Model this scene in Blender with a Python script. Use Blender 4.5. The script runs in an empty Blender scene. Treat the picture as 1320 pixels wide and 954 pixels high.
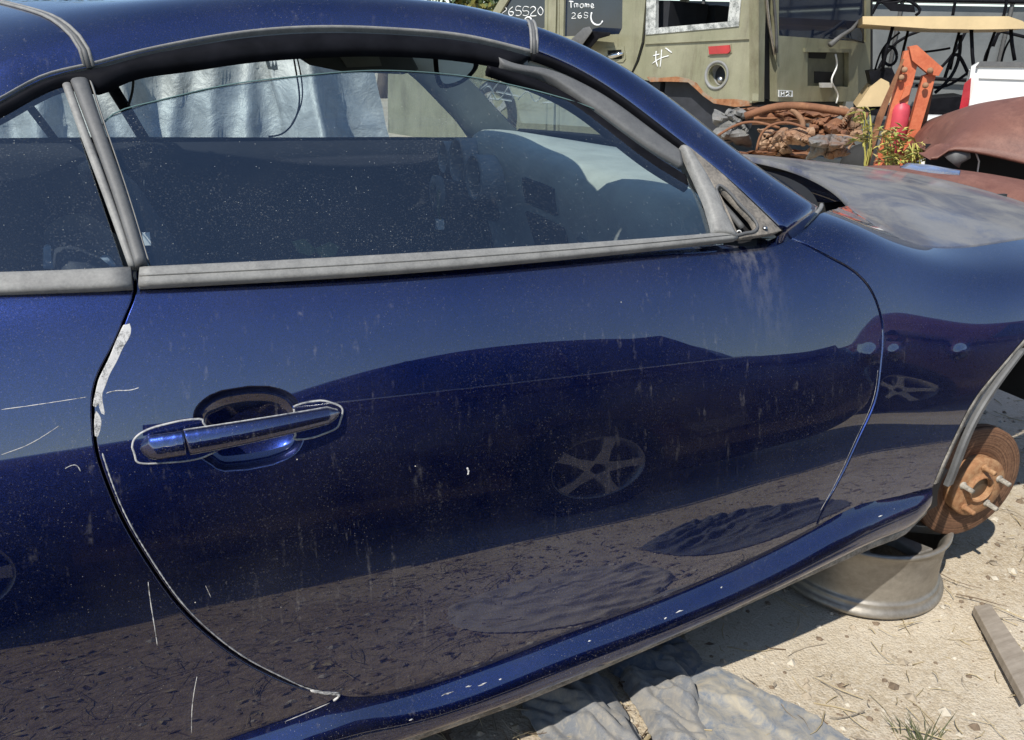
import bpy, bmesh, math, random
import numpy as np
from mathutils import Vector, Matrix
from mathutils.bvhtree import BVHTree
from mathutils.geometry import delaunay_2d_cdt
random.seed(7); rng = np.random.default_rng(7)
SC = bpy.context.scene
COL = SC.collection

# ------------------------------------------------------------------ camera, sky, sun, exposure
CAM = np.array([-1.771, -1.040, 1.257]); FPX = 1045.0
_yw, _pt, _rl = np.radians([23.34, -21.79, 2.10])
_f = np.array([np.sin(_yw)*np.cos(_pt), np.cos(_yw)*np.cos(_pt), np.sin(_pt)])
_r = np.array([np.cos(_yw), -np.sin(_yw), 0.0]); _u = np.cross(_r, _f)
_r, _u = np.cos(_rl)*_r+np.sin(_rl)*_u, -np.sin(_rl)*_r+np.cos(_rl)*_u
cd = bpy.data.cameras.new('camera'); cam = bpy.data.objects.new('camera', cd); COL.objects.link(cam)
cam.matrix_world = Matrix(((_r[0], _u[0], -_f[0], CAM[0]), (_r[1], _u[1], -_f[1], CAM[1]), (_r[2], _u[2], -_f[2], CAM[2]), (0, 0, 0, 1)))
cd.sensor_width = 36.0; cd.lens = 36.0*FPX/1320; cd.clip_start = 0.02; cd.clip_end = 500
SC.camera = cam
SUN = Vector((-0.73, -0.50, 1.0)).normalized()          # towards the sun
W = bpy.data.worlds.new('World'); SC.world = W; W.use_nodes = True
wn = W.node_tree; bg = wn.nodes['Background']
sk = wn.nodes.new('ShaderNodeTexSky'); sk.sky_type = 'NISHITA'; sk.sun_disc = False
sk.sun_elevation = math.asin(SUN.z); sk.sun_rotation = math.atan2(SUN.x, SUN.y)
sk.air_density = 1.0; sk.dust_density = 0.15; sk.ozone_density = 1.6
wn.links.new(sk.outputs[0], bg.inputs[0]); bg.inputs[1].default_value = 0.14
ld = bpy.data.lights.new('sun', 'SUN'); ld.energy = 4.6; ld.angle = math.radians(0.53); ld.color = (1.0, 0.955, 0.88)
sun = bpy.data.objects.new('sun', ld); COL.objects.link(sun)
sun.rotation_euler = (-SUN).to_track_quat('-Z', 'Y').to_euler()
SC.view_settings.view_transform = 'Standard'; SC.view_settings.look = 'None'
SC.view_settings.exposure = 0.3; SC.view_settings.gamma = 1.0; SC.view_settings.use_curve_mapping = False
SC.render.engine = 'CYCLES'
SC.cycles.max_bounces = 10; SC.cycles.transparent_max_bounces = 24

# ------------------------------------------------------------------ pixel rays on real surfaces
def ray(px, py): 
    v = _f*FPX+_r*(px-660)-_u*(py-477); return v/np.linalg.norm(v)
def at_z(px, py, z): v = ray(px, py); return CAM+v*((z-CAM[2])/v[2])
def at_y(px, py, y): v = ray(px, py); return CAM+v*((y-CAM[1])/v[1])
def at_d(px, py, d):                                     # at a horizontal distance
    v = ray(px, py); return CAM+v*(d/math.hypot(v[0], v[1]))
def at_plane(px, py, p, n):
    v = ray(px, py); return CAM+v*(np.dot(np.array(p)-CAM, n)/np.dot(v, n))

def pxof(p):
    q = np.array(p)-CAM; w = q@_f; return (660+FPX*(q@_r)/w, 477-FPX*(q@_u)/w)

# ------------------------------------------------------------------ mesh helpers
def link(name, me, mat=None, parent=None):
    o = bpy.data.objects.new(name, me); COL.objects.link(o)
    if parent is not None: o.parent = parent
    if mat is not None and me is not None:
        for m in (mat if isinstance(mat, (list, tuple)) else [mat]): me.materials.append(m)
    return o
def tag(o, label=None, cat=None, group=None, kind=None):
    if label: o['label'] = label
    if cat: o['category'] = cat
    if group: o['group'] = group
    if kind: o['kind'] = kind
    return o
def thing(name, loc, label, cat, group=None):
    o = bpy.data.objects.new(name, None); COL.objects.link(o); o.location = loc
    o.empty_display_size = .1
    return tag(o, label, cat, group)
def rel(parent, v):                                      # world verts -> parent's local frame (unrotated empties)
    if parent is None: return v
    p = parent; off = np.zeros(3)
    while p is not None: off += np.array(p.location); p = p.parent
    return np.asarray(v, float)-off
class MB:
    def __init__(s): s.v = []; s.f = []; s.mi = []; s.sm = []
    def add(s, v, f, mi=0, smooth=True):
        b = len(s.v); s.v.extend([tuple(map(float, p)) for p in v]); 
        for q in f: s.f.append(tuple(i+b for i in q)); s.mi.append(mi); s.sm.append(smooth)
        return s
    def build(s, name, mat, parent=None, normals=None, bevel=0):
        me = bpy.data.meshes.new(name)
        me.from_pydata([tuple(p) for p in rel(parent, np.array(s.v).reshape(-1, 3))], [], s.f)
        me.polygons.foreach_set('material_index', s.mi); me.polygons.foreach_set('use_smooth', s.sm)
        me.update()
        if normals is not None: me.normals_split_custom_set_from_vertices([tuple(n) for n in normals])
        o = link(name, me, mat, parent)
        if bevel:
            m = o.modifiers.new('bevel', 'BEVEL'); m.width = bevel; m.segments = 2; m.limit_method = 'ANGLE'; m.angle_limit = .6
        return o
    def box(s, c, d, R=None, mi=0, taper=1.0):
        c = np.array(c, float); h = np.array(d, float)/2; v = []
        for z in (-1, 1):
            t = taper if z > 0 else 1
            for x, y in ((-1, -1), (1, -1), (1, 1), (-1, 1)):
                p = np.array((x*h[0]*t, y*h[1]*t, z*h[2])); v.append(c+(np.array(R) @ p if R is not None else p))
        return s.add(v, [(3, 2, 1, 0), (4, 5, 6, 7), (0, 1, 5, 4), (1, 2, 6, 5), (2, 3, 7, 6), (3, 0, 4, 7)], mi, False)
    def tube(s, pts, r, n=8, mi=0, cap=True):
        pts = np.array(pts, float); m = len(pts); rr = np.broadcast_to(np.array(r, float), (m,))
        t = np.gradient(pts, axis=0); t /= np.linalg.norm(t, axis=1)[:, None]+1e-12
        a = np.array((0, 0, 1.0)) if abs(t[0][2]) < .9 else np.array((1.0, 0, 0)); v = []
        for i in range(m):
            a = a-t[i]*np.dot(a, t[i]); a /= np.linalg.norm(a)+1e-12; b = np.cross(t[i], a)
            for k in range(n):
                q = 2*math.pi*k/n; v.append(pts[i]+rr[i]*(math.cos(q)*a+math.sin(q)*b))
        f = [(i*n+k, i*n+(k+1) % n, (i+1)*n+(k+1) % n, (i+1)*n+k) for i in range(m-1) for k in range(n)]
        if cap: f += [tuple(range(n-1, -1, -1)), tuple((m-1)*n+k for k in range(n))]
        return s.add(v, f, mi)
    def lathe(s, prof, c, R=None, n=48, mi=0, closed=False):
        v = []; m = len(prof)
        for k in range(n):
            q = 2*math.pi*k/n
            for (r, h) in prof:
                p = np.array((r*math.cos(q), r*math.sin(q), h)); v.append(np.array(c)+(np.array(R) @ p if R is not None else p))
        f = [(k*m+i, ((k+1) % n)*m+i, ((k+1) % n)*m+i+1, k*m+i+1) for k in range(n) for i in range(m-1)]
        if closed: f += [(k*m+m-1, ((k+1) % n)*m+m-1, ((k+1) % n)*m, k*m) for k in range(n)]
        return s.add(v, f, mi)
    def loft(s, secs, close=False, mi=0, caps=False, smooth=True):
        m = len(secs[0]); v = [p for q in secs for p in q]; f = []
        for i in range(len(secs)-1):
            for k in range(m if close else m-1):
                f.append((i*m+k, i*m+(k+1) % m, (i+1)*m+(k+1) % m, (i+1)*m+k))
        if caps: f += [tuple(range(m-1, -1, -1)), tuple((len(secs)-1)*m+k for k in range(m))]
        return s.add(v, f, mi, smooth)
    def prism(s, poly, nrm, th, mi=0, mi_side=None):     # planar 3D polygon pushed back along -nrm
        n = len(poly); A = [np.array(p, float) for p in poly]; B = [p-np.array(nrm, float)*th for p in A]
        f = [tuple(range(n)), tuple(range(2*n-1, n-1, -1))]; s.add(A+B, f, mi, False)
        b = len(s.v)-2*n
        for k in range(n): s.f.append((b+k, b+n+k, b+n+(k+1) % n, b+(k+1) % n)); s.mi.append(mi if mi_side is None else mi_side); s.sm.append(False)
        return s
def resample(P, n):
    P = np.array(P, float); d = np.r_[0, np.cumsum(np.linalg.norm(np.diff(P, axis=0), axis=1))]
    t = np.linspace(0, d[-1], n); return np.stack([np.interp(t, d, P[:, k]) for k in range(P.shape[1])], 1)
def ncs(xk, yk):                                          # natural cubic spline through keys
    xk = np.array(xk, float); yk = np.array(yk, float); n = len(xk); h = np.diff(xk)
    A = np.eye(n); b = np.zeros(n)
    for i in range(1, n-1):
        A[i, i-1] = h[i-1]; A[i, i] = 2*(h[i-1]+h[i]); A[i, i+1] = h[i]
        b[i] = 6*((yk[i+1]-yk[i])/h[i]-(yk[i]-yk[i-1])/h[i-1])
    M = np.linalg.solve(A, b)
    def fn(x):
        x = np.clip(np.asarray(x, float), xk[0], xk[-1]); i = np.clip(np.searchsorted(xk, x)-1, 0, n-2)
        t1 = xk[i+1]-x; t0 = x-xk[i]; hh = h[i]
        return M[i]*t1**3/(6*hh)+M[i+1]*t0**3/(6*hh)+(yk[i]/hh-M[i]*hh/6)*t1+(yk[i+1]/hh-M[i+1]*hh/6)*t0
    return fn
def smooth(P, n):                                         # smooth curve through points
    P = np.array(P, float); d = np.r_[0, np.cumsum(np.linalg.norm(np.diff(P, axis=0), axis=1))]
    t = np.linspace(0, d[-1], n); return np.stack([ncs(d, P[:, k])(t) for k in range(P.shape[1])], 1)

# ------------------------------------------------------------------ material helpers
def lin(c): return tuple(((x/255+.055)/1.055)**2.4 if x > 10 else x/255/12.92 for x in c)
class NT:
    def __init__(s, name):
        s.m = bpy.data.materials.new(name); s.m.use_nodes = True; s.t = s.m.node_tree
        s.b = s.t.nodes['Principled BSDF']; s.out = s.t.nodes['Material Output']; s._co = None
    def n(s, typ, ins={}, **props):
        x = s.t.nodes.new('ShaderNode'+typ)
        for k, v in props.items(): setattr(x, k, v)
        for k, v in ins.items(): s.set(x.inputs[k], v)
        return x
    def set(s, sock, v):
        if isinstance(v, bpy.types.NodeSocket): s.t.links.new(v, sock)
        elif isinstance(v, bpy.types.Node): s.t.links.new(v.outputs[0], sock)
        else:
            if sock.type == 'RGBA' and len(v) == 3: v = (*v, 1)
            sock.default_value = v
    def co(s):
        if s._co is None: s._co = s.n('NewGeometry').outputs['Position']
        return s._co
    def map(s, scale, loc=(0, 0, 0)): return s.n('Mapping', {'Vector': s.co(), 'Scale': scale, 'Location': loc}).outputs[0]
    def noise(s, scale, detail=3, rough=.55, vec=None, dist=0):
        return s.n('TexNoise', {'Vector': vec if vec is not None else s.co(), 'Scale': scale, 'Detail': detail, 'Roughness': rough, 'Distortion': dist}).outputs[0]
    def ramp(s, fac, a, b, c0=(0, 0, 0), c1=(1, 1, 1)):
        r = s.n('ValToRGB', {'Fac': fac}); e = r.color_ramp.elements
        e[0].position = a; e[1].position = b; e[0].color = (*c0, 1); e[1].color = (*c1, 1); return r.outputs[0]
    def math(s, op, a, b=0.0): 
        x = s.n('Math', operation=op); s.set(x.inputs[0], a); s.set(x.inputs[1], b); return x.outputs[0]
    def mix(s, f, a, b):
        x = s.n('Mix', data_type='RGBA'); s.set(x.inputs[0], f); s.set(x.inputs[6], a); s.set(x.inputs[7], b); return x.outputs[2]
    def bump(s, h, strength=.3, dist=.01):
        return s.n('Bump', {'Height': h, 'Strength': strength, 'Distance': dist}).outputs[0]
    def P(s, **k):
        for a, v in k.items(): s.set(s.b.inputs[a.replace('_', ' ')], v)
        return s
    def specks(s, scale, chance, size):                    # scattered dots: 1 inside a dot
        v = s.n('TexVoronoi', {'Vector': s.co(), 'Scale': scale, 'Randomness': 1.0})
        d = s.math('LESS_THAN', v.outputs['Distance'], size)
        sep = s.n('SeparateColor', {'Color': v.outputs['Color']})
        return s.math('MULTIPLY', d, s.math('LESS_THAN', sep.outputs[0], chance))
def simple(name, col, rough=.6, metal=0, var=.25, scale=8, bump=0, bscale=60, coat=0, spec=.5):
    m = NT(name); n1 = m.noise(scale, 5, .6)
    c = m.mix(m.ramp(n1, .3, .7), tuple(x*(1-var) for x in col), tuple(min(1, x*(1+var)) for x in col))
    m.P(Base_Color=c, Roughness=rough, Metallic=metal, Coat_Weight=coat, Specular_IOR_Level=spec)
    if bump: m.P(Normal=m.bump(m.noise(bscale, 4, .6), bump, .004))
    return m.m
def M_paint():
    m = NT('blue_metallic_paint')
    fl = m.n('TexVoronoi', {'Vector': m.co(), 'Scale': 1400.0})
    flv = m.n('SeparateColor', {'Color': fl.outputs['Color']}).outputs[1]
    base = m.mix(m.ramp(flv, .0, 1.0), (.0022, .0055, .033), (.0145, .034, .190))
    m.P(Base_Color=base, Metallic=1.0, Roughness=.345, Coat_Weight=1.0, Coat_Roughness=.010, Coat_IOR=1.95)
    # dust, water streaks, bird specks lying on the paint
    d1 = m.math('MULTIPLY', m.ramp(m.noise(420, 2, .6), .60, .78), m.ramp(m.noise(5, 4, .6), .35, .75))
    st = m.math('MULTIPLY', m.ramp(m.noise(1, 3, .6, m.map((90, 90, 2.2))), .60, .80), m.ramp(m.noise(3.5, 2, .5), .42, .72))
    st2 = m.math('MULTIPLY', st, m.ramp(m.noise(160, 2, .5), .35, .65))
    film = m.ramp(m.noise(3.3, 6, .66), .42, .85)
    sp = m.math('ADD', m.math('MULTIPLY', m.math('MULTIPLY', m.specks(340, .11, .16), m.ramp(m.noise(4.5, 4, .65), .42, .68)), .55), m.math('MULTIPLY', m.specks(70, .012, .07), .9))
    f = m.math('ADD', m.math('ADD', m.math('MULTIPLY', d1, .20), m.math('MULTIPLY', st2, .22)), m.math('ADD', m.math('MULTIPLY', film, .022), sp))
    sx = m.n('SeparateXYZ', {0: m.co()})
    cx = m.math('ABSOLUTE', m.math('ADD', m.math('ADD', sx.outputs[0], .84), m.math('MULTIPLY', m.math('ADD', sx.outputs[2], -.95), .35)))
    sm = m.math('MULTIPLY', m.ramp(cx, .01, .075, (1, 1, 1), (0, 0, 0)), m.math('MULTIPLY', m.math('MULTIPLY', m.ramp(sx.outputs[2], .74, .93), m.math('LESS_THAN', sx.outputs[2], .962)), m.ramp(m.noise(1, 3, .6, m.map((70, 70, 6))), .42, .72)))
    f = m.math('ADD', f, m.math('MULTIPLY', sm, .16))
    f = m.math('MINIMUM', f, .8)
    dust = m.n('BsdfDiffuse', {'Color': (.50, .47, .42, 1)})
    mx = m.n('MixShader', {0: f, 1: m.b.outputs[0], 2: dust.outputs[0]})
    m.t.links.new(mx.outputs[0], m.out.inputs[0]); return m.m
def M_dusty_paint():                                       # hood: blue paint under a thick grey film of dust
    m = NT('dusty_blue_paint')
    m.P(Base_Color=(.012, .026, .11), Metallic=.6, Roughness=.45, Coat_Weight=.7, Coat_Roughness=.10, Coat_IOR=1.6)
    f = m.math('ADD', m.math('MULTIPLY', m.ramp(m.noise(5.5, 6, .65, dist=.8), .40, .58), .42), m.math('MULTIPLY', m.ramp(m.noise(200, 3, .6), .4, .8), .14))
    f = m.math('ADD', f, .24)
    f = m.math('MINIMUM', m.math('ADD', f, m.specks(120, .05, .16)), .8)
    dust = m.n('BsdfDiffuse', {'Color': m.mix(m.noise(9, 4, .6), (.17, .168, .155), (.30, .285, .25))})
    mx = m.n('MixShader', {0: f, 1: m.b.outputs[0], 2: dust.outputs[0]})
    m.t.links.new(mx.outputs[0], m.out.inputs[0]); return m.m
def M_glass(name, tint, dust=.05, blue=0.0):
    m = NT(name)
    tr = m.n('BsdfTransparent', {'Color': (*tint, 1)}); gl = m.n('BsdfGlossy', {'Color': (.80, .90, 1, 1), 'Roughness': .004})
    bf = m.n('NewGeometry').outputs['Backfacing']; ior = m.math('ADD', 1.6, m.math('MULTIPLY', bf, 1/1.6-1.6)); fr = m.n('Fresnel', {'IOR': ior}).outputs[0]
    fr = m.math('MINIMUM', m.math('MULTIPLY', fr, 2.1), 1.0)          # two faces of the pane
    a = m.n('MixShader', {0: fr, 1: tr.outputs[0], 2: gl.outputs[0]})
    f = m.math('MULTIPLY', m.ramp(m.noise(3.5, 5, .6, dist=.8), .3, .8), dust)
    f = m.math('ADD', f, m.math('MULTIPLY', m.math('MULTIPLY', m.ramp(m.noise(420, 2, .6), .58, .72), m.ramp(m.noise(6, 4, .6), .35, .7)), .26))
    f = m.math('ADD', f, m.math('MULTIPLY', m.specks(280, .05, .18), .55))
    f = m.math('ADD', f, m.math('MULTIPLY', m.math('MULTIPLY', m.ramp(m.noise(11, 2, .5, dist=1.5), .70, .74), m.ramp(m.noise(60, 3, .6), .4, .7)), .10))
    f = m.math('MINIMUM', f, .8)
    df = m.n('BsdfDiffuse', {'Color': (.52, .53, .50, 1)}); tl = m.n('BsdfTranslucent', {'Color': (.52, .53, .50, 1)})
    dd = m.n('MixShader', {0: .35, 1: df.outputs[0], 2: tl.outputs[0]})
    b = m.n('MixShader', {0: f, 1: a.outputs[0], 2: dd.outputs[0]})
    m.t.links.new(b.outputs[0], m.out.inputs[0]); return m.m
def M_worn(name, dark, light, rough=.7, scale=30, a=.42, b=.62, bump=.15, stretch=(1, 1, 1), metal=0):
    m = NT(name); n1 = m.noise(scale, 6, .65, m.map(stretch)); n2 = m.noise(scale*8, 3, .6)
    k = m.math('ADD', m.math('MULTIPLY', n1, .75), m.math('MULTIPLY', n2, .25))
    m.P(Base_Color=m.mix(m.ramp(k, a, b), dark, light), Roughness=rough, Metallic=metal)
    m.P(Normal=m.bump(k, bump, .003)); return m.m
def M_rust(name, c0, c1, c2, scale=14, rough=.85, bump=.35):
    m = NT(name); n1 = m.noise(scale, 8, .7); n2 = m.noise(scale*.35, 4, .6); n3 = m.noise(scale*10, 3, .7)
    c = m.mix(m.ramp(n1, .35, .65), c0, c1); c = m.mix(m.ramp(n2, .48, .62), c, c2)
    c = m.mix(m.math('MULTIPLY', m.ramp(n3, .5, .8), .35), c, tuple(x*.35 for x in c0))
    m.P(Base_Color=c, Roughness=rough, Normal=m.bump(m.math('ADD', n1, m.math('MULTIPLY', n3, .4)), bump, .006)); return m.m
MP = M_paint(); MH = M_dusty_paint()
M_BLACK = simple('black_rubber', (.008, .008, .010), .5, var=.4, scale=20, bump=.05, spec=.06)
M_DARK = simple('dark_cavity', (.006, .006, .007), .9)
M_GREY = M_worn('weathered_grey_moulding', (.14, .136, .128), (.27, .262, .24), .62, 34, .3, .72, .12, (1, 1, 1))
M_GREY2 = M_worn('faded_grey_rubber', (.075, .075, .075), (.13, .128, .122), .6, 30, .3, .75, .1)
M_CHIP = M_worn('chipped_white_primer', (.10, .098, .095), (.52, .505, .48), .75, 70, .38, .52, .3)
M_EDGE = M_worn('worn_panel_edge', (.10, .105, .12), (.42, .41, .39), .6, 40, .34, .60, .15)
M_GLASS = M_glass('dusty_side_glass', (.82, .89, .92), .018)
M_WSCR = M_glass('dusty_windscreen', (.86, .92, .88), .12)
M_FARG = M_glass('far_side_glass', (.80, .85, .84), .05)
M_CHROME = simple('dull_bare_metal', (.42, .41, .39), .34, 1.0, .2, 30)
M_INT = simple('dark_interior_plastic', (.020, .022, .028), .7, var=.3, scale=9, bump=.1)
M_INT2 = simple('grey_interior_trim', (.16, .165, .16), .8, var=.15, scale=6)
M_DASH = simple('sun_bleached_dash_pad', (.42, .44, .40), .8, var=.15, scale=9, bump=.12)
M_PTRIM = simple('pale_pillar_trim', (.42, .43, .40), .8, var=.12, scale=6)
M_MARK = simple('white_grease_pen', (.75, .76, .74), .8, var=.1, scale=50)
M_WIRE = simple('black_wire', (.01, .01, .01), .5)
M_WHITE = simple('white_plastic', (.72, .72, .69), .5, var=.1)
M_TAPE = simple('yellow_green_tape', (.10, .125, .05), .7, var=.3)
M_RUSTD = M_rust('brake_disc_rust', (.13, .062, .032), (.25, .14, .080), (.19, .098, .055), 120, .75, .35)
def score_disc():
    m = M_RUSTD.node_tree; N = m.nodes; L = m.links; b = N['Principled BSDF']; g = N.new('ShaderNodeNewGeometry')
    sb = N.new('ShaderNodeVectorMath'); sb.operation = 'SUBTRACT'; L.new(g.outputs['Position'], sb.inputs[0]); sb.inputs[1].default_value = (-.034, .125, .301)
    ml = N.new('ShaderNodeVectorMath'); ml.operation = 'MULTIPLY'; L.new(sb.outputs[0], ml.inputs[0]); ml.inputs[1].default_value = (1, 0, 1)
    ln = N.new('ShaderNodeVectorMath'); ln.operation = 'LENGTH'; L.new(ml.outputs[0], ln.inputs[0])
    nz = N.new('ShaderNodeTexNoise'); nz.noise_dimensions = '1D'; L.new(ln.outputs['Value'], nz.inputs['W']); nz.inputs['Scale'].default_value = 260; nz.inputs['Detail'].default_value = 3
    rp = N.new('ShaderNodeValToRGB'); L.new(nz.outputs[0], rp.inputs[0]); rp.color_ramp.elements[0].position = .35; rp.color_ramp.elements[1].position = .7; rp.color_ramp.elements[0].color = (.55, .5, .46, 1); rp.color_ramp.elements[1].color = (1.15, 1.1, 1.05, 1)
    mx = N.new('ShaderNodeMix'); mx.data_type = 'RGBA'; mx.blend_type = 'MULTIPLY'; mx.inputs[0].default_value = 1.0; src = b.inputs['Base Color'].links[0].from_socket; L.new(src, mx.inputs[6]); L.new(rp.outputs[0], mx.inputs[7]); L.new(mx.outputs[2], b.inputs['Base Color'])
score_disc()
M_RUSTH = M_rust('hub_rust', (.24, .10, .040), (.44, .26, .13), (.33, .16, .07), 60, .8, .3)

# ------------------------------------------------------------------ the coupe: body surface S(x, s)
CAR = thing('coupe_car', (-1.2, .91, 0), 'dark blue two-door coupe with dusty paint and front wheel missing', 'car')
kx = [-3.45, -2.95, -2.45, -1.85, -1.25, -.85, -.6, -.3, 0, .3, .6, .87]
yoff = ncs(kx, [.30, .09, .012, .003, .000, .008, .018, .020, .022, .05, .15, .36])
zb_ = ncs([-3.45, -2.2, -1.61, -1.1, -.62, -.2, .3, .87], [.13, .14, .165, .195, .255, .31, .29, .24])
zt_ = ncs([-3.45, -2.95, -2.45, -1.85, -1.25, -.85, -.72, -.6, -.45, -.3, 0, .3, .6, .87], [.86, .94, .966, .969, .963, .958, .958, .972, .935, .890, .862, .842, .795, .70])
zc_ = ncs(kx, [.90, 1.0, 1.02, 1.02, 1.02, 1.015, 1.005, .988, .972, .942, .892, .76])
wsh = ncs(kx, [.0, .0, .0, .0, .0, .0, .15, .7, 1, 1, 1, 1])
A0 = np.array([.004, -.030, -.026, -.001, .033, .070, .112]); A1 = np.array([.004, -.030, -.026, -.002, .028, .064, .128])
B0 = np.array([0, .17, .38, .57, .74, .89, 1.0]); B1 = np.array([0, .18, .40, .62, .80, .94, 1.0])
_cc = {}
def ctrl(x):
    k_ = round(float(x), 7)
    if k_ not in _cc: _cc[k_] = _ctrl(x)
    return _cc[k_]
def _ctrl(x):
    w = float(wsh(x)); a = A0*(1-w)+A1*w; b = B0*(1-w)+B1*w; yo = float(yoff(x)); zb = float(zb_(x)); zt = float(zt_(x)); zc = float(zc_(x))
    k = max(.12, 1-yo/.91*1.0)
    P = [(yo+a[i], zb+b[i]*(zt-zb)) for i in range(7)]
    P += [(yo+.29*k, zt+.42*(zc-zt)), (yo+.57*k, zt+.82*(zc-zt)), (.91, zc)]
    return np.array(P)
def bspl(P, s):
    P = np.vstack([2*P[0]-P[1], P, [P[-1][0]*2-P[-2][0], P[-2][1]], ]); n = len(P)
    s = np.clip(np.asarray(s, float), 0, n-3-1e-6); i = np.floor(s).astype(int); t = (s-i)[..., None]
    return ((1-t)**3*P[i]+(3*t**3-6*t**2+4)*P[i+1]+(-3*t**3+3*t**2+3*t+1)*P[i+2]+t**3*P[np.minimum(i+3, n-1)])/6
SMAX = 9
XG = np.linspace(-3.45, .87, 433); SG = np.linspace(0, SMAX, 181)
GRID = np.array([np.c_[np.full(len(SG), x), bspl(ctrl(x), SG)] for x in XG])
DENTS = []                                                  # (x, s, radius m, depth m)
def S(x, s):
    p = bspl(ctrl(x), np.array([s]))[0]; d = 0.0
    for dx, ds, r, dp in DENTS:
        q = ((x-dx)**2*.45+((s-ds)*.13)**2)/(r*r)
        if q < 9: d += dp*math.exp(-q)
    return np.array((x, p[0]+d, p[1]))
def S_many(xs, ss):
    return np.array([S(a, b) for a, b in zip(xs, ss)])
def S_norm(x, s, e=.004):
    a = S(min(x+e, .87), s)-S(max(x-e, -3.45), s); b = S(x, min(s+.03, SMAX-.001))-S(x, max(s-.03, 0)); n = np.cross(a, b); n /= np.linalg.norm(n)
    return n if n[1] < .02 or n[2] > 0 else -n
_gv = GRID.reshape(-1, 3); _m = len(SG)
_gf = [(i*_m+k, i*_m+k+1, (i+1)*_m+k+1, (i+1)*_m+k) for i in range(len(XG)-1) for k in range(_m-1)]
BV = BVHTree.FromPolygons([Vector(p) for p in _gv], _gf)
def s_of(x, z):
    lo, hi = 0, 6.4
    for _ in range(30):
        m = (lo+hi)/2
        if S(x, m)[1+1] < z: lo = m
        else: hi = m
    return lo
def on_S(px, py):
    h = BV.ray_cast(Vector(CAM), Vector(ray(px, py)))
    if h[0] is None: raise RuntimeError('miss S %s %s' % (px, py))
    p = h[0]; i = h[2]//(_m-1); k = h[2] % (_m-1)
    x = p.x; ss = np.linspace(SG[max(k-1, 0)], SG[min(k+2, _m-1)], 31); q = bspl(ctrl(x), ss)
    j = np.argmin((q[:, 0]-p.y)**2+(q[:, 1]-p.z)**2); return np.array((x, ss[j]))
SS = .11                                                    # metres per unit of s
def inpoly(P, poly):
    x, y = P[:, 0], P[:, 1]; r = np.zeros(len(P), bool); n = len(poly)
    for i in range(n):
        x1, y1 = poly[i]; x2, y2 = poly[(i+1) % n]
        c = ((y1 > y) != (y2 > y)); xx = (x2-x1)*(y-y1)/((y2-y1) if y2 != y1 else 1e-12)+x1; r ^= c & (x < xx)
    return r
def segdist(P, poly):
    d = np.full(len(P), 1e9); n = len(poly)
    for i in range(n):
        a = poly[i]; b = poly[(i+1) % n]; ab = b-a; L = ab@ab+1e-18
        t = np.clip(((P-a)@ab)/L, 0, 1); d = np.minimum(d, np.linalg.norm(P-(a+t[:, None]*ab), axis=1))
    return d
def area(p): return .5*np.sum(p[:, 0]*np.roll(p[:, 1], -1)-np.roll(p[:, 0], -1)*p[:, 1])
def offset_loop(p, d):                                      # move a ccw loop inwards by d
    t = np.roll(p, -1, 0)-np.roll(p, 1, 0); t /= np.linalg.norm(t, axis=1)[:, None]+1e-12
    return p+np.c_[-t[:, 1], t[:, 0]]*d
def dens(p, h):
    out = []; n = len(p)
    for i in range(n):
        a, b = p[i], p[(i+1) % n]; k = max(1, int(np.ceil(np.linalg.norm(b-a)/h))); out += [a+(b-a)*j/k for j in range(k)]
    return np.array(out)
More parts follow.
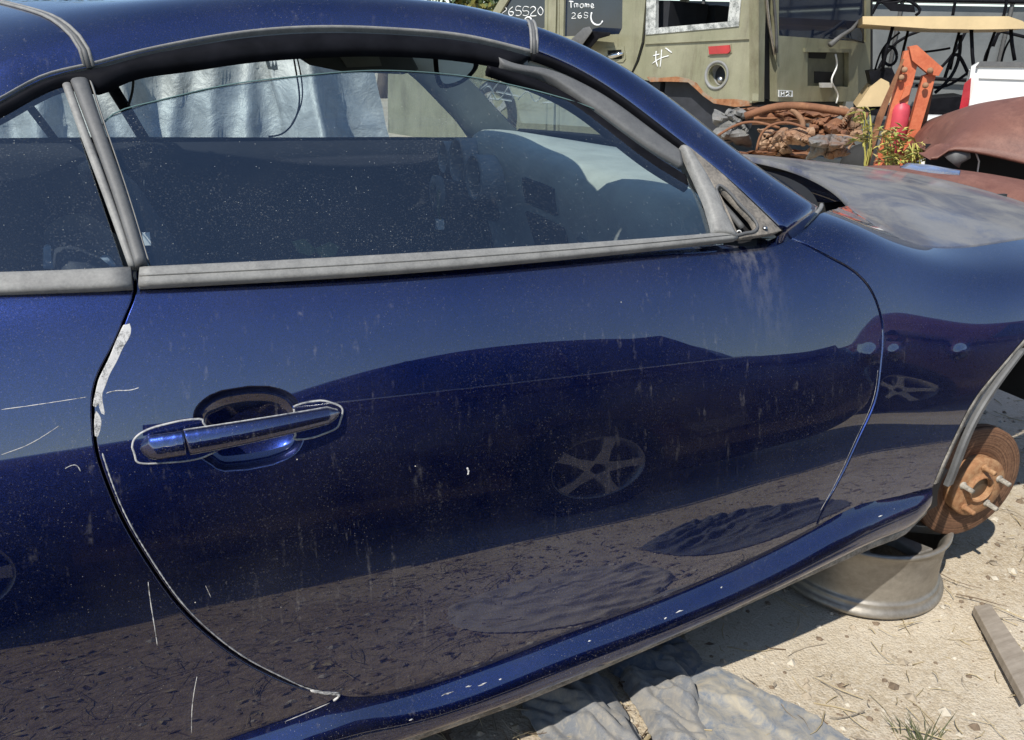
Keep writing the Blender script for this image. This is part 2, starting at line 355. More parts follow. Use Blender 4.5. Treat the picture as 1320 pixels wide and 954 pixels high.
def panel(name, loop, mat, holes=(), h=.016, gap=.0022, lip=.014, surf=None, nrm=None, parent=None, edge_mat=None, refine=()):
    """a sheet-metal panel: loop in (x, s), meshed on the surface, with a rolled edge going inwards"""
    surf = surf or S; nrm = nrm or S_norm; parent = parent or CAR
    sc = np.array((1, SS)); L = np.array(loop)*sc
    if area(L) < 0: L = L[::-1]
    L = dens(offset_loop(L, gap), h); loops = [L]
    for H in holes:
        H = np.array(H)*sc
        if area(H) > 0: H = H[::-1]
        loops.append(dens(H, h*.6))
    lo, hi = L.min(0), L.max(0)
    gx, gy = np.meshgrid(np.arange(lo[0], hi[0], h), np.arange(lo[1], hi[1], h*.87)); gx[::2] += h/2
    G = np.c_[gx.ravel(), gy.ravel()]; ok = inpoly(G, L) & (segdist(G, L) > h*.45)
    for H in loops[1:]: ok &= ~inpoly(G, H) & (segdist(G, H) > h*.4)
    G = G[ok]
    for rx, rs, rr, _ in refine:
        g = np.array([(rx+k*rr*.13*math.cos(a), rs*SS+k*rr*.13*math.sin(a)*SS/.13) for k in range(1, 17) for a in np.linspace(0, 2*math.pi, 6+3*k, endpoint=False)])
        cc = np.array((rx, rs*SS)); G = G[np.linalg.norm((G-cc)/np.array((1, SS/.13)), axis=1) > rr*2.2]
        g = g[inpoly(g, L) & (segdist(g, L) > h*.3)]; G = np.vstack([G, g])
    V = np.vstack(loops+[G]); E = []; b = 0
    for q in loops: E += [(b+i, b+(i+1) % len(q)) for i in range(len(q))]; b += len(q)
    r = delaunay_2d_cdt([Vector(p) for p in V], E, [], 2 if len(loops) == 1 else 2, 1e-7)
    vv = np.array([(p.x, p.y) for p in r[0]]); fs = [tuple(f) for f in r[2]]
    cen = np.array([vv[list(f)].mean(0) for f in fs]); keep = inpoly(cen, L)
    for H in loops[1:]: keep &= ~inpoly(cen, H)
    fs = [f for f, k in zip(fs, keep) if k]
    X = vv/sc; pts = np.array([surf(*q) for q in X]); nn = np.array([nrm(*q) for q in X])
    mb = MB(); f2 = []
    for f in fs:
        a, b_, c = pts[f[0]], pts[f[1]], pts[f[2]]; g = np.cross(b_-a, c-a)
        f2.append(f if g@nn[f[0]] > 0 else f[::-1])
    mb.add(pts, f2); N = list(nn)
    for q in loops:
        x = q/sc; p = np.array([surf(*k) for k in x]); n = np.array([nrm(*k) for k in x])
        t = np.roll(p, -1, 0)-np.roll(p, 1, 0); t /= np.linalg.norm(t, axis=1)[:, None]+1e-12
        o = np.cross(t, n); m = len(q)
        if (o[0] @ (p[0]-p.mean(0)) < 0) == (q is L) and q is L: pass
        A = p; B = p+o*.0014*(1 if True else -1)-n*.0014; Cc = B-n*lip
        v = np.vstack([A, B, Cc]); f = []
        for i in range(m):
            j = (i+1) % m; f += [(i, m+i, m+j, j), (m+i, 2*m+i, 2*m+j, m+j)]
        mb.add(v, f, 1 if edge_mat else 0); N += list(n)+list((n+o)/1.414)+list(o)
    return mb.build(name, [mat, edge_mat] if edge_mat else mat, parent, N)
def PX(lst, n=None, fn=on_S):                              # pixel polyline -> (x, s) polyline
    q = np.array([fn(*p) for p in lst]); return q if n is None else smooth(q, n)
seam_r = [(175, 366), (172, 381), (162, 408), (145, 449), (129, 480), (121, 506), (120, 540), (125, 585), (137, 622), (155, 665), (194, 731), (233, 784), (272, 821), (315, 852), (368, 879), (412, 893), (436, 898)]
seam_f = [(1050, 684), (1061, 658), (1087, 609), (1109, 561), (1127, 521), (1135, 477), (1138, 442), (1138, 425), (1132, 395), (1119, 368), (1100, 349), (1074, 334), (1043, 317), (1013, 304)]
for _p, _r9, _d9 in (((1123, 456), .015, -.0022), ((1154, 453), .012, -.0020), ((1239, 453), .014, -.0024)):
    DENTS.append((*on_S(*_p), _r9, _d9))
SR = PX(seam_r, 60); SF = PX(seam_f, 50)
SBELT = 6.02
SR[0, 1] = SBELT
bot = PX([(436, 898), (485, 899), (558, 884), (640, 855), (726, 821), (848, 777), (949, 735), (1050, 684)], 60)[1:-1]
top = np.array([(x, SBELT) for x in np.linspace(SF[-1, 0]-.02, SR[0, 0]+.02, 40)])
SF[-1, 1] = min(SF[-1, 1], SBELT)
door_loop = np.vstack([SR, bot, SF, top])
#print('SR', SR[0], SR[20], SR[-1], 'SF', SF[0], SF[25], SF[-1])
# --- door with its handle pocket
pocket = PX([(247, 560), (248, 543), (252, 525), (270, 509), (294, 501), (324, 497), (352, 498), (373, 506), (386, 519), (393, 538), (394, 559), (388, 577), (367, 594), (336, 604), (300, 608), (276, 603), (261, 593), (251, 578)])
pk = smooth(np.vstack([pocket, pocket[:1]]), 49)[:-1]
DOOR = panel('door', door_loop, MP, [pk], h=.015, gap=.0036, refine=DENTS[:1])
DOOR['label'] = 'blue passenger door with vertical water streaks'
def bowl():
    mb = MB(); N = []; c = pk.mean(0); cp = S(*c); cn = S_norm(*c); rings = []
    for t, d in ((1, 0), (.985, .004), (.95, .010), (.87, .019), (.74, .026), (.55, .031), (.3, .034)):
        rings.append([S(*(c+(q-c)*t))-S_norm(*(c+(q-c)*t))*d for q in pk])
    mb.loft([r+[r[0]] for r in rings]); b = len(mb.v); m = len(pk)+1
    mb.add([cp-cn*.035]+rings[-1], [(0, i+1, (i+1) % len(pk)+1) for i in range(len(pk))])
    return mb.build('handle_pocket', MP, DOOR)
bowl()
def raised(d):
    return (lambda x, s: S(x, s)+S_norm(x, s)*d)
def closed_px(l, n): 
    q = PX(l); return smooth(np.vstack([q, q[:1]]), n)[:-1]
bz = closed_px([(171, 577), (174, 565), (186, 556), (221, 545), (250, 540), (262, 544), (262, 588), (250, 592), (221, 595), (191, 597), (175, 590)], 40)
bezel = panel('handle_bezel', bz, MP, h=.012, gap=0, lip=.008, surf=raised(.0045), parent=DOOR)
bz2 = closed_px([(378, 524), (403, 517), (430, 520), (441, 531), (437, 545), (415, 559), (390, 566), (380, 560)], 30)
panel('handle_bezel', bz2, MP, h=.012, gap=0, lip=.008, surf=raised(.0045), parent=DOOR)
for q_ in (bz[np.r_[26:39, 0:16]], bz2): MB().tube([S(*p)+S_norm(*p)*.0035 for p in smooth(q_, 60)], .0017, 6).build('bezel_gasket', M_EDGE, DOOR)
def handle():
    a = np.array((181, 577.5)); b = np.array((437, 530.5)); K = 101; axis = []; nn = []
    for i in range(K):
        q = a+(b-a)*i/(K-1); x = on_S(*q); axis.append(S(*x)); nn.append(S_norm(*x))
    axis = np.array(axis); nn = np.array(nn); tn = np.gradient(axis, axis=0); tn /= np.linalg.norm(tn, axis=1)[:, None]
    up = np.cross(nn, tn); up *= np.sign(up[:, 2:3])
    # the axis over the pocket must not sink into it: straight line between the ends, bowed out
    L = np.linspace(0, 1, K)
    base = axis[0]+(axis[-1]-axis[0])*L[:, None]
    off = .010+.018*np.sin(math.pi*np.clip((L-.02)/.96, 0, 1))**.7
    def secs(i0, i1):
        out = []
        for i in range(i0, i1+1):
            t = L[i]; e = min(1, (max(t, 1e-6)/.055))**.5*min(1, (max(1-t, 1e-6)/.07))**.6
            hh = (.0172*(1-t)+.0110*t)*e*(1+.10*math.sin(math.pi*t)); hd = .0105*e
            c = base[i]+nn[i]*off[i]; out.append([c+up[i]*hh*math.copysign(abs(math.cos(q))**.8, math.cos(q))+nn[i]*hd*math.copysign(abs(math.sin(q))**.9, math.sin(q)) for q in np.linspace(0, 2*math.pi, 20, endpoint=False)])
        return out
    H = MB().loft(secs(22, K-1), True, caps=True).build('door_handle', MP, DOOR)
    c = MB().loft(secs(0, 21), True, caps=True).build('lock_cover', MP, DOOR)
    # worn bright edge along the handle's rims
    for sgn, nm in ((1, 'handle_edge'), (-1, 'handle_edge')):
        pts = []
        for i in range(22, K-1):
            t = L[i]; e = min(1, (max(1-t, 1e-6)/.07))**.6; hh = (.0172*(1-t)+.0110*t)*e*(1+.10*math.sin(math.pi*t))
            pts.append(base[i]+nn[i]*(off[i]-.002)+up[i]*sgn*(hh+.0004))
        MB().tube(pts, .0009, 6).build(nm, M_EDGE, DOOR)
handle()

def chip(name, pxl, parent, mat=M_CHIP, d=.0006):
    q = PX(pxl); return panel(name, smooth(np.vstack([q, q[:1]]), len(q)*3)[:-1], mat, h=.006, gap=0, lip=.0006, surf=raised(d), parent=parent)
chip('paint_chip', [(160, 420), (165, 417), (168, 421), (159, 446), (150, 466), (141, 482), (135, 498), (131, 512), (133, 534), (129, 528), (127, 520), (124, 524), (124, 508), (129, 488), (141, 464), (150, 442)], DOOR)
chip('paint_chip', [(124, 530), (128, 536), (129, 552), (125, 563), (123, 548)], DOOR)
def scratch(pxl, w, parent, name='scratch', mat=None, n=None):
    q = PX(pxl, n or max(8, len(pxl)*5)); P = [S(*k)+S_norm(*k)*.0002 for k in q]; m = len(P)
    MB().tube(P, [w*(.35+.65*abs(math.sin(i*1.7+i*i*.3))) for i in range(m)], 5).build(name, mat or M_CHIP, parent)
scratch([(p[0]+7, p[1]-1) for p in seam_r[7:-1]]+[(438, 893)], .0013, DOOR, 'worn_edge', M_EDGE, 160)
scratch([(p[0]-3.5, p[1]) for p in seam_f[1:6]], .0004, DOOR, 'worn_edge', M_EDGE, 80)
scratch([(400, 889), (420, 894), (437, 897), (430, 903)], .0026, DOOR, 'paint_chip')
scratch([(137, 507), (150, 504), (165, 503), (179, 500)], .0008, DOOR)
scratch([(602, 603), (604, 608), (603, 612)], .0016, DOOR, 'speck')
scratch([(265, 755), (272, 770)], .0004, DOOR)
# --- rear quarter panel, front fender, hood
dz_r = SR[::-1]
def arch(cx, cz, r, a0, a1, n): 
    return [(cx+r*math.cos(a), s_of(cx+r*math.cos(a), cz+r*math.sin(a))) for a in np.linspace(math.radians(a0), math.radians(a1), n)]
ql = on_S(436, 902); qb = [tuple(on_S(*p)) for p in [(420, 909), (360, 932), (300, 953)]]
rear_arch = arch(-2.66, .34, .37, 0, 180, 30)
low = [(x, .35) for x in np.linspace(-1.95, -2.2, 5)]
rq = [tuple(p) for p in dz_r]+[(x, SBELT) for x in np.linspace(-1.86, -2.9, 20)]+[(x, 6+min(2.9, (-2.9-x)*9)) for x in np.linspace(-2.95, -3.2, 8)]+[(-3.3, 9), (-3.44, 9)]+[(-3.44, s) for s in np.linspace(8, .1, 12)]+[(-3.1, .1)]+rear_arch[::-1]+low[::-1]+qb[::-1]
QP = panel('rear_quarter_panel', rq, MP, h=.02, gap=.0034); QP['label'] = 'blue rear quarter panel with pale scratches'
scratch([(2, 528), (40, 523), (80, 517), (112, 512)], .0006, QP); scratch([(2, 586), (25, 578), (50, 566), (76, 549)], .0008, QP, 'scratch', M_EDGE)
scratch([(191, 750), (194, 775), (198, 800), (203, 832)], .0008, QP); scratch([(254, 872), (249, 900), (247, 945)], .0008, QP); scratch([(104, 608), (92, 600), (84, 604)], .0007, QP, 'scratch', M_EDGE)
scratch([(425, 906), (380, 925), (330, 944)], .0009, QP, 'worn_edge', M_EDGE)
hood_seam_px = [(1090, 264), (1105, 275), (1130, 292), (1160, 307), (1190, 317), (1215, 319), (1260, 316), (1318, 307)]
HS = PX(hood_seam_px); print('HS', HS)
fs_top = [tuple(p) for p in PX([(1022, 296), (1040, 284), (1062, 272), (1078, 266)])]
print('fs_top', fs_top)
arch_px = [(1318, 441), (1288, 476), (1259, 512), (1234, 558), (1217, 594), (1202, 629)]
AF = PX(arch_px, 24); print('AF', AF[0], AF[-1], S(*AF[0]), S(*AF[-1]))
ahead = [(x, s_of(x, z)) for x, z in [(-.07, .735), (.0, .752), (.07, .757), (.14, .752), (.22, .73), (.30, .685), (.37, .61), (.41, .52), (.42, .42), (.41, .34)]]
fb = [tuple(on_S(*p)) for p in [(1160, 641), (1110, 652), (1075, 668)]]
fl = [tuple(p) for p in SF]+fs_top+[tuple(p) for p in HS]+[(x, HS[-1][1]+(x-HS[-1][0])*.35) for x in (.15, .3, .45, .6, .74)]+[(.80, 5.5), (.80, 3), (.80, .6), (.5, .4)]+ahead[::-1]+[tuple(p) for p in AF]+fb
panel('front_fender', fl, MP, h=.015, gap=.0036, refine=DENTS)['label'] = 'blue front fender with round dents and open wheel arch'
def S2(x, s):
    if s <= 9: return S(x, s)
    p = S(x, 18-s); return np.array((p[0], 1.82-p[1], p[2]))
def S2n(x, s):
    if s <= 8.9: return S_norm(x, s)
    if s >= 9.1: n = S_norm(x, 18-s); return np.array((n[0], -n[1], n[2]))
    n = S_norm(x, 8.9); return np.array((n[0], 0, n[2]))/math.hypot(n[0], n[2])
cowl = [(HS[0][0]+.005+.19*math.sin(math.pi*(s-HS[0][1])/(18-2*HS[0][1]))**.8, s) for s in np.linspace(HS[0][1]+.02, 18-HS[0][1]-.02, 31)]
near = [tuple(p) for p in HS]+[(x, HS[-1][1]+(x-HS[-1][0])*.35) for x in (.15, .3, .45, .6, .74)]
front = [(.80+.05*math.sin(math.pi*(s-6.9)/4.2), s) for s in np.linspace(7.0, 11.0, 15)]
hl = near+front+[(x, 18-s) for x, s in near[::-1]]+cowl[::-1]
HOOD = panel('hood', hl, MH, h=.03, gap=.003, surf=S2, nrm=S2n)
HOOD['label'] = 'blue hood under a thick film of grey dust'
# nose and far flank, rarely seen: plain sheets of the same surface
mb = MB()
xs = np.linspace(.80, .87, 4); sec = [[S2(x, s) for s in np.linspace(.2, 17.8, 60)] for x in xs]
mb.loft(sec); mb.loft([[S2(.87, s) for s in np.linspace(.2, 17.8, 60)], [np.array((.90, .91+(S2(.87, s)[1]-.91)*.9, .3+(S2(.87, s)[2]-.3)*.8)) for s in np.linspace(.2, 17.8, 60)], [np.array((.88, .91+(S2(.87, s)[1]-.91)*.5, .45)) for s in np.linspace(.2, 17.8, 60)]])
mb.build('front_bumper', MP, CAR)
mb = MB(); sec = [[(p[0], 1.82-p[1], p[2]) for p in [S(x, s) for s in np.linspace(.2, 6.3, 30)]] for x in np.linspace(-3.44, .80, 90)]
mb.loft(sec).build('far_side_panel', MP, CAR)
mb = MB(); sec = [[S2(x, s) for s in np.linspace(6.0, 12.0, 30)] for x in np.linspace(-3.44, -2.72, 14)]
mb.loft(sec); mb.loft([[S2(-3.44, s) for s in np.linspace(.1, 17.9, 50)], [np.array((-3.50, .91+(S2(-3.44, s)[1]-.91)*.8, .25+(S2(-3.44, s)[2]-.25)*.8)) for s in np.linspace(.1, 17.9, 50)], [np.array((-3.48, .91+(S2(-3.44, s)[1]-.91)*.3, .45)) for s in np.linspace(.1, 17.9, 50)]])
mb.build('trunk_lid', MP, CAR)
# dark inner structure behind the gaps
mb = MB()
def insec(x, d): return [S(x, s)-S_norm(x, s)*d for s in np.linspace(.3, 6.0, 24)]
mb.loft([insec(x, .05) for x in np.linspace(-2.2, -.36, 50)])
mb.build('inner_door_structure', M_DARK, CAR)

# --- rocker panel with dirty pinch flange
rk = [S(*p) for p in bot]; 
rk_front = [np.array(S(*p)) for p in fb[::-1]]+[S(*AF[-1])]
rk_rear = [S(*p) for p in [ql]+[np.array(q) for q in qb]]
rail = np.array([np.array((-2.3, .04, .2))]+rk_rear[::-1]+rk[2:]+rk_front)
rail = rail[np.argsort(rail[:, 0])]; 
ry = lambda x: np.interp(x, rail[:, 0], rail[:, 1]); 
_rx = np.linspace(-2.3, rail[-1, 0], 80); _rz = np.interp(_rx, rail[:, 0], rail[:, 2])
k9 = np.ones(5)/5; _rz = np.convolve(np.pad(_rz, 2, 'edge'), k9, 'valid')
lipz = lambda x: np.interp(x, [-2.3, -1.6, -1.31, -.9, -.6, -.49, -.40, -.355, -.30], [.11, .135, .163, .230, .282, .300, .308, .345, .38])
prof_p = [(.006, .010), (.000, -.004), (-.004, -.06), (-.012, -.14), (-.024, -.26), (-.032, -.42), (-.033, -.56), (-.026, -.68), (-.010, -.76), (.002, -.78)]
prof_l = [(.002, -.78), (-.006, -.80), (-.008, -.90), (-.004, -1.0), (.006, -1.01), (.05, -.95)]
def rocker(prof, name, mat, first_abs=True):
    secs = []
    for x, z in zip(_rx, _rz):
        y = float(ry(x)); h = z-float(lipz(x)); w = min(1, (_rx[-1]-x)/.25)**.5*.8+.2
        secs.append([np.array((x, y+dy*w, z+(dz if i == 0 and prof is prof_p else dz*h))) for i, (dy, dz) in enumerate(prof)])
    return MB().loft([smooth(np.array(q), 22) for q in secs]).build(name, mat, CAR)
rocker(prof_p, 'rocker_panel', MP)['label'] = 'blue rocker panel with chipped paint along its edge'
M_LIP = M_worn('dirt_caked_flange', (.16, .145, .12), (.46, .42, .35), .85, 22, .38, .6, .4, (1, 1, 1))
rocker(prof_l, 'pinch_flange', M_LIP)
mb = MB()
for x, z in zip(_rx[::3], _rz[::3]): pass
mb.loft([[np.array((x, float(ry(x))+.045, float(lipz(x))+.002)), np.array((x, .5, float(lipz(x))+.03)), np.array((x, 1.7, float(lipz(x))+.02))] for x in _rx[:-2]])
mb.build('floor_pan', M_DARK, CAR)

# --- greenhouse surface G(x, z)
def G(x, z): 
    h = z-.965; return np.array((x, .112+.78*h+.42*h*max(h, 0)+.045*(x+1.35)**2*(1 if x < -1.35 else .55), z))
def G_n(x, z, e=.004):
    n = np.cross(G(x+e, z)-G(x-e, z), G(x, z+e)-G(x, z-e)); n /= np.linalg.norm(n); return n if n[1] < 0 else -n
gx_ = np.linspace(-2.8, -.2, 131); gz_ = np.linspace(.80, 1.45, 66)
BG = BVHTree.FromPolygons([Vector(G(a, b)) for a in gx_ for b in gz_], [(i*66+k, i*66+k+1, (i+1)*66+k+1, (i+1)*66+k) for i in range(130) for k in range(65)])
def on_G(px, py):
    h = BG.ray_cast(Vector(CAM), Vector(ray(px, py)))
    if h[0] is None: raise RuntimeError('miss G %s %s' % (px, py))
    return np.array((h[0].x, h[0].z))
def PG(l, n=None, d=0.0):                                  # pixel polyline -> 3D on G, pushed out by d
    q = PX(l, n, on_G); return np.array([G(*p)+G_n(*p)*d for p in q])
def strip(name, A, B, off, bulge, mat, parent=None, n=60, k=9, pw=.5, back=.012, capends=True, surf='G'):
    """moulding between two pixel lines, rounded outwards"""
    qa = resample(PX(A, 80, on_G), n); qb_ = resample(PX(B, 80, on_G), n); secs = []
    for a, b in zip(qa, qb_):
        row = []
        for t in np.linspace(0, 1, k):
            q = a+(b-a)*t; row.append(G(*q)+G_n(*q)*(off+bulge*max(0, math.sin(math.pi*t))**pw))
        row = [G(*a)+G_n(*a)*(off-back)]+row+[G(*b)+G_n(*b)*(off-back)]; secs.append(row)
    return MB().loft(secs, False, caps=capends).build(name, mat, parent or CAR)
belt_top = [(181, 346), (330, 339), (480, 331), (700, 318), (860, 307), (945, 300)]
belt_bot = [(179, 371), (330, 363), (480, 354), (700, 336), (860, 320), (948, 310)]
BM = strip('belt_moulding', belt_top, belt_bot,   .006, .0035, M_GREY, DOOR, 70, pw=.3)
bm2 = lambda a, t: [(p[0], p[1]+(q[1]-p[1])*t) for p, q in zip(belt_top, belt_bot)]
strip('belt_ridge', bm2(0, .42), bm2(0, .56), .0098, .0016, M_GREY, DOOR, 70)
strip('quarter_belt_moulding', [pxof(G(-2.55, .966)), pxof(G(-2.25, .970)), (0, 353), (90, 350), (169, 346)], [pxof(G(-2.55, .940)), pxof(G(-2.25, .944)), (0, 380), (90, 376), (171, 372)], .006, .0035, M_GREY, None, 30, pw=.3)
drip_px = [(0, 130), (57, 100), (113, 86), (158, 74), (234, 57), (321, 43), (440, 37), (529, 41), (604, 49), (661, 62), (688, 69)]
pil_px = [(688, 69), (729, 85), (784, 115), (838, 154), (882, 188), (928, 224), (970, 262), (1008, 299)]
sil_px = [(674, 29), (726, 48), (773, 70), (830, 104), (880, 140), (920, 172), (980, 217), (1054, 266)]
DR = PG(drip_px, 60); PL = PG(pil_px, 40)
print('DR', DR[0], DR[-1], 'PL end', PL[-1])
# roof panels
dr_tail = smooth(np.vstack([[(-2.95, .20, .93), (-2.7, .215, .97), (-2.35, .31, 1.09)], DR[0], DR[6]]), 30)[:-8]
DRALL = np.vstack([dr_tail[dr_tail[:, 0] < DR[0, 0]-.02], DR]); dx_ = DRALL[:, 0]
Dy = lambda x: np.interp(x, dx_, DRALL[:, 1]); Dz = lambda x: np.interp(x, dx_, DRALL[:, 2])
zroof = ncs([-2.95, -2.6, -2.3, -1.9, -1.5, -1.1, -.95], [.99, 1.09, 1.22, 1.315, 1.335, 1.305, 1.275])
def roof_sec(x, bow=0, inset=0, n=26):
    y = float(Dy(x)); z = float(Dz(x)); zc = float(zroof(x+bow*.5))
    P = np.array([(y-.004, z), (y-.001, z+.016), (y+.03, z+.046), (y+.13, z+.046+(zc-z-.05)*.55), (y+.30, z+.046+(zc-z-.05)*.88), (.91, zc)])
    half = smooth(P, n); out = []
    for q in half: out.append(np.array((x+bow*math.sin((q[0]-y)/(.91-y)*math.pi/2), q[0], q[1]-inset)))
    return out+[np.array((p[0], 1.82-p[1], p[2])) for p in out[-2::-1]]
xs_seam = float(PG([(113, 86)])[0, 0])
def roof_part(name, x0, x1, b0, b1, n, mat=MP, inset=0):
    return MB().loft([roof_sec(x0+(x1-x0)*i/(n-1), b0+(b1-b0)*i/(n-1), inset) for i in range(n)]).build(name, mat, CAR)
x_head = DR[-1, 0]
roof_part('rear_roof_panel', -2.93, xs_seam-.003, .0, -.20, 40)
roof_part('roof_panel', xs_seam+.003, x_head-.003, -.20, .10, 40)
roof_part('headliner', -2.2, x_head-.01, -.1, .10, 30, M_INT2, .022)
for nm_, xx, bw in (('roof_seam_seal', xs_seam, -.20), ('header_seam_seal', x_head, .10)):
    for d in (-.0055, .0, .0055): MB().tube([p+np.array((d, -.001, .0005 if d else -.002)) for p in roof_sec(xx, bw)], .0026 if d else .0042, 8).build(nm_, M_GREY if d else M_GREY2, CAR)
# windscreen pillars (near + mirrored far), each a rounded body-colour section
def pillar(mirror):
    lo = resample(PL, 40); sp = smooth(np.array(sil_px, float), 40); secs = []; up = []
    h0 = roof_sec(x_head-.003, .10)
    for i in range(40):
        A = lo[i]; t = i/39; yb = A[1]+.052+.02*math.sin(math.pi*t); B = at_y(*sp[i], yb)
        tn = lo[min(i+1, 39)]-lo[max(i-1, 0)]; n = np.cross(tn, B-A); n /= np.linalg.norm(n); n = n if n[1] < 0 else -n
        up.append(B); row = [A+np.array((0, .014, -.006))]
        for k in np.linspace(0, 1, 12): row.append(A+(B-A)*k+n*.016*math.sin(math.pi*k)**.7)
        row.append(B+np.array((-.01, .035, -.012))); secs.append(row)
    dA = (lo[39]-lo[34])/np.linalg.norm(lo[39]-lo[34])
    for e in (.012, .03, .055): secs.append([p+np.array((.1*e, .35*e, -e)) for p in secs[39]])
    if mirror: secs = [[np.array((p[0], 1.82-p[1], p[2])) for p in r] for r in secs]
    MB().loft(secs).build('windscreen_pillar', MP, CAR)
    return np.array(up)
UP = pillar(False); pillar(True)
# inner pillar trims
for mir in (False, True):
    secs = []
    for i in range(0, 40, 3):
        A = PL[i]; row = [A+np.array((0, .012, -.012)), A+np.array((-.03, .035, -.03)), A+np.array((-.02, .075, -.02)), A+np.array((.02, .09, .0)), UP[i]+np.array((0, .04, -.015))]
        secs.append([np.array((p[0], 1.82-p[1], p[2])) if mir else p for p in row])
    MB().loft([smooth(np.array(r), 12) for r in secs]).build('pillar_trim', M_PTRIM, CAR)
# windscreen: between the pillars' upper edges, bowed
WS = []
for i in range(40):
    a = UP[i]+np.array((-.004, .03, -.010)); t = i/39; bow = .10+.14*t; crown = .035-.02*t; row = []
    for k in np.linspace(0, 1, 31):
        y = a[1]+(1.82-2*a[1])*k; b = math.sin(math.pi*k)**.9; row.append(np.array((a[0]+bow*b, y, a[2]+crown*b)))
    WS.append(row)
WSO = MB().loft(WS).build('windscreen', M_WSCR, CAR)
MB().tube(WS[-1], .012, 6).build('windscreen_gasket', M_BLACK, CAR)
ct = []
for dxx, dzz in ((0, -.004), (.05, -.012), (.055, -.06), (.16, -.08), (.22, -.05)):
    ct.append([p+np.array((dxx*math.sin(math.pi*(k+1.5)/33), 0, dzz)) for k, p in enumerate(WS[-1])])
MB().loft(ct[:2]).build('cowl_panel', M_GREY2, CAR); MB().loft(ct[1:]).build('cowl_tray', M_DARK, CAR)
MB().loft([[p+np.array((-.006, 0, .006)) for p in WS[0]], [p+np.array((.035, 0, -.008)) for p in WS[0]]]).build('header_strip', MP, CAR)
cp = []
for x in np.linspace(-2.93, -2.36, 16):
    a = np.array((x, float(Dy(x)), float(Dz(x)))); b = S(x, 5.9); t_ = np.linspace(0, 1, 9); cp.append([a+(b-a)*t+np.array((0, -.012*math.sin(math.pi*t), 0)) for t in t_])
MB().loft(cp).build('rear_pillar', MP, CAR)
# --- glass panes
def gpanel(name, pxl, mat, n, parent=None, d=0, h=.03, lip=.004):
    q = PX(pxl, None, on_G); 
    sc = lambda x, s: G(x, s*SS)+G_n(x, s*SS)*d
    return panel(name, [(a, b/SS) for a, b in q], mat, h=h, gap=0, lip=lip, surf=sc, nrm=lambda x, s: G_n(x, s*SS), parent=parent)
M_GEDGE = simple('pane_edge', (.10, .16, .15), .3)
glass_top = [(132, 156), (140, 147), (189, 130), (279, 109), (377, 96), (440, 90), (483, 88), (544, 90), (604, 96), (661, 107), (717, 121), (760, 135), (820, 165), (870, 200)]
gp = [(192, 352), (176, 302), (160, 250), (146, 200), (135, 163)]+glass_top+[(900, 250), (925, 300), (935, 312), (700, 330), (400, 345)]
GLS = gpanel('door_glass', gp, M_GLASS, 0, DOOR, d=-.006)
MB().tube(PG([(192, 345), (176, 302), (160, 250), (146, 200), (135, 163)]+glass_top, 70, -.005), .0010, 6).build('glass_edge', M_GEDGE, GLS)
gpanel('quarter_glass', [pxof(G(-2.40, .955)), pxof((-2.40, float(Dy(-2.4)), float(Dz(-2.4)))), pxof((-2.2, float(Dy(-2.2)), float(Dz(-2.2)))), pxof((-2.05, float(Dy(-2.05)), float(Dz(-2.05)))), (0, 140), (40, 122), (84, 110), (100, 170), (160, 350), (60, 358)], M_GLASS, 0, None, d=-.003)
# --- trims round the window
strip('pillar_moulding', [(81, 112), (100, 165), (130, 245), (166, 345)], [(92, 110), (110, 160), (142, 245), (176, 345)], .004, .004, M_GREY, None, 30)
strip('pillar_cover', [(92, 108), (112, 160), (143, 245), (175, 347)], [(114, 106), (130, 155), (158, 235), (190, 340)], .006, .006, M_GREY2, None, 30, pw=.4)
strip('glass_run_edge', [(116, 106), (132, 155), (160, 237), (190, 335)], [(121, 112), (136, 160), (163, 240), (193, 338)], .004, .003, M_GREY, None, 30)
_q = lambda x, dz: pxof(G(x, float(Dz(x))-dz))
wl = [_q(-2.38, .022), _q(-2.2, .022), (0, 150), (57, 118), (100, 108), (124, 113), (151, 102), (226, 85), (302, 74), (377, 67), (440, 64), (529, 65), (623, 75), (661, 83)]
wu = [_q(-2.38, .003), _q(-2.2, .003), (0, 133), (57, 103), (113, 89), (158, 77), (234, 60), (321, 46), (440, 40), (529, 44), (604, 52), (661, 65), (685, 72)]
strip('roof_weatherstrip', wu, wl, -.004, .010, M_BLACK, None, 80, pw=.7)
strip('drip_rail_edge', [_q(-2.38, -.002), _q(-2.2, -.002)]+[(p[0], p[1]-1.5) for p in drip_px], [_q(-2.38, .002), _q(-2.2, .002)]+[(p[0], p[1]+2.0) for p in drip_px], .004, .003, M_GREY, None, 80, pw=.7)
strip('pillar_drip_edge', [(p[0], p[1]-1) for p in pil_px], [(p[0]-2.5, p[1]+3.5) for p in pil_px], .002, .004, M_BLACK, None, 60)
strip('pillar_weatherstrip', [(640, 72), (658, 80), (704, 88), (744, 103), (784, 125), (838, 164), (876, 192)], [(648, 84), (668, 90), (702, 97), (744, 122), (784, 150), (838, 189), (880, 214)], -.001, .004, M_GREY2, None, 60, pw=.35)
strip('pillar_inner_seal', [(630, 80), (690, 96), (744, 123), (784, 151), (838, 190), (885, 220)], [(630, 86), (690, 108), (744, 136), (784, 166), (838, 208), (890, 240)], -.010, .006, M_BLACK, None, 60)
